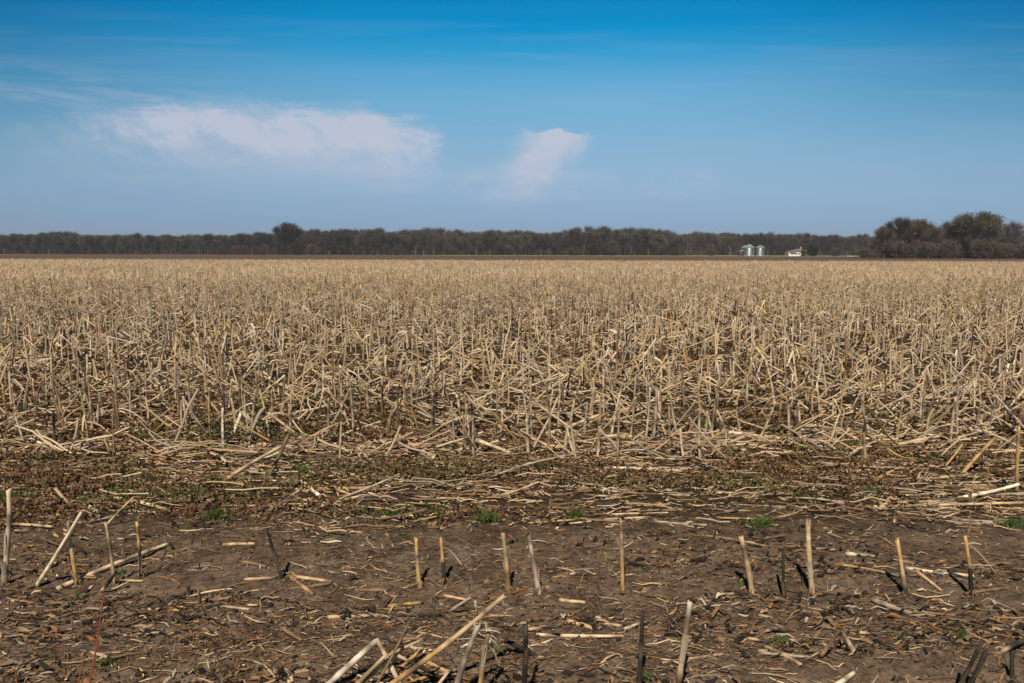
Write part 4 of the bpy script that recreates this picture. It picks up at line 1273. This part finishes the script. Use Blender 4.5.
# ------------------------------------------------------------------ grain bins, shed, house
def mat_plain(name, c, rough=.6, metal=0., var=.15, scale=1.2):
    m, k = material(name)
    n = k.noise(obj_co(k), scale, 4, .6)
    f = k.m('MULTIPLY_ADD', k.m('SUBTRACT', n, .5), var * 2, 1.0)
    finish(k, k.mix(1.0, c, k.comb(f, f, f), 'MULTIPLY'), rough, .4, metal=metal)
    return m
M['steel'] = mat_plain('galvanised_steel', (.30, .33, .36), .42, .85)
M['steel_roof'] = mat_plain('galvanised_roof', (.34, .38, .41), .55, .6)
M['white'] = mat_plain('white_siding', (.78, .76, .72), .6)
M['roof'] = mat_plain('mauve_shingles', (.15, .12, .145), .8)
M['red'] = mat_plain('red_boards', (.20, .075, .075), .8)
M['dark'] = mat_plain('dark_glass', (.03, .03, .035), .2)
M['concrete'] = mat_plain('concrete', (.36, .35, .33), .9)

def lathe(prof, n, mat, name, parent, wob=0):
    a = Acc(); th = np.linspace(0, 2 * math.pi, n, endpoint=False)
    V = np.concatenate([np.stack([np.cos(th) * r, np.sin(th) * r, np.full(n, z)], 1) for r, z in prof])
    i = np.arange(n)
    fs = np.concatenate([np.stack([i + k_ * n, (i + 1) % n + k_ * n, (i + 1) % n + (k_ + 1) * n, i + (k_ + 1) * n], -1) for k_ in range(len(prof) - 1)])
    a.add(V, fs, np.array([.5, .5, .5]))
    return a.build(name, mat, parent=parent)
def box(a, x0, x1, y0, y1, z0, z1):
    V = np.array([[x, y, z] for x in (x0, x1) for y in (y0, y1) for z in (z0, z1)])
    a.add(V, [[0, 1, 3, 2], [4, 6, 7, 5], [0, 4, 5, 1], [2, 3, 7, 6], [0, 2, 6, 4], [1, 5, 7, 3]], np.array([.5, .5, .5]))
def part_box(name, mat, parent, *dims):
    a = Acc(); box(a, *dims); return a.build(name, mat, parent=parent)

def grain_bin(px, D, wpx, wallpx, roofpx, label):
    e = empty('grain_bin', base_at(px, D)); R = wpx / F * D / 2; hw = wallpx / F * D; hr = roofpx / F * D
    lathe([(R + .25, 0), (R + .25, .3), (R, .302)], 32, M['concrete'], 'foundation', e)
    prof = []
    nz_ = 36
    for q in range(nz_ + 1):
        prof.append((R + (.035 if q % 2 else -.0), .3 + (hw - .3) * q / nz_))
    lathe(prof, 40, M['steel'], 'wall', e)
    rf = lathe([(R + .12, hw - .02), (R + .12, hw + .05), (R * .2, hw + hr * .92), (R * .19, hw + hr), (.02, hw + hr * 1.1)], 24, M['steel_roof'], 'roof', e)
    a = Acc()
    for q in range(24):
        t = q / 24 * 2 * math.pi
        s0 = np.array([math.cos(t) * (R + .1), math.sin(t) * (R + .1), hw + .07]); s1 = np.array([math.cos(t) * R * .22, math.sin(t) * R * .22, hw + hr * .92 + .03])
        tubes(a, np.stack([s0, s1])[None], np.array([[.03, .03]]), 4, np.array([[.5, .5, .5]]))
    a.build('roof_rib', M['steel_roof'], parent=rf)
    d = part_box('door', M['steel_roof'], e, -.45, .45, -R - .06, -R + .1, .9, 2.3)
    a = Acc()
    for q in range(int(hw / .35)):
        box(a, R * .62 - .22, R * .62 + .22, -R * .80 - .06, -R * .80, .4 + q * .35, .44 + q * .35)
    a.build('ladder', M['steel_roof'], parent=e)
    return tag(e, label, 'grain bin', 'grain bins by the far wood')
grain_bin(749.2, 385, 10.3, 8.2, 3.3, 'galvanised grain bin with pointed roof, taller of the pair in front')
grain_bin(760.2, 385, 8.3, 8.2, 2.2, 'galvanised grain bin with low roof, on the right of the pair')
grain_bin(745.2, 398, 6.6, 8.2, 2.2, 'galvanised grain bin partly hidden behind the pointed one')

e = empty('red_shed', base_at(741.6, 388))
part_box('wall', M['red'], e, -.95, .95, -1.2, 1.2, 0, 2.3)
a = Acc()
V = np.array([[-1.15, -1.4, 2.2], [1.15, -1.4, 2.2], [1.15, 1.4, 2.2], [-1.15, 1.4, 2.2], [0, -1.4, 3.0], [0, 1.4, 3.0]])
a.add(V, [[0, 4, 5, 3], [1, 2, 5, 4], [0, 1, 4, 4], [2, 3, 5, 5]], np.array([.5, .5, .5]))
a.build('roof', M['steel_roof'], parent=e)
part_box('door', M['dark'], e, -.4, .4, -1.25, -1.19, 0, 1.9)
tag(e, 'small red shed just left of the grain bins', 'shed')

# white farmhouse: wing on the left, gabled block, red brick end on the right
HD = 388
sc = HD / F
e = empty('farmhouse', base_at(796.5, HD))
tag(e, 'low white farmhouse with mauve grey roof right of the grain bins', 'house')
part_box('wall', M['white'], e, -4.6, 1.6, -2.6, 3.0, 0, 2.0)
part_box('brick_wall', M['red'], e, 1.602, 5.0, -2.2, 3.0, 0, 2.1)
a = Acc()
# roof with its ridge along the front, rising towards the right of the middle
V = np.array([[-5.0, -2.9, 1.95], [0.6, -2.9, 2.35], [5.3, -2.9, 2.15], [-4.8, 3.4, 1.9], [5.3, 3.4, 2.1], [-2.4, .2, 2.9], [.8, .2, 3.6], [4.6, .2, 3.1]])
a.add(V, [[0, 1, 6, 5], [1, 2, 7, 6], [3, 5, 6, 4], [4, 6, 7, 7], [0, 5, 3, 3], [2, 4, 7, 7]], np.array([.5, .5, .5]))
rf = a.build('roof', M['roof'], parent=e)
part_box('chimney', M['concrete'], rf, 1.9, 2.5, .5, 1.1, 3.0, 4.5)
part_box('garage_door', M['red'], e, -3.9, -1.2, -2.68, -2.597, .9, 1.75)
for wx in (-.7, .5):
    f = part_box('window', M['white'], e, wx - .4, wx + .4, -2.68, -2.597, .8, 1.75)
    part_box('pane', M['dark'], f, wx - .32, wx + .32, -2.70, -2.683, .88, 1.67)
print('standing', n_stand + len(ni), 'fallen', n_fallen, 'trees', n_tree, 'field verts', fa.n)
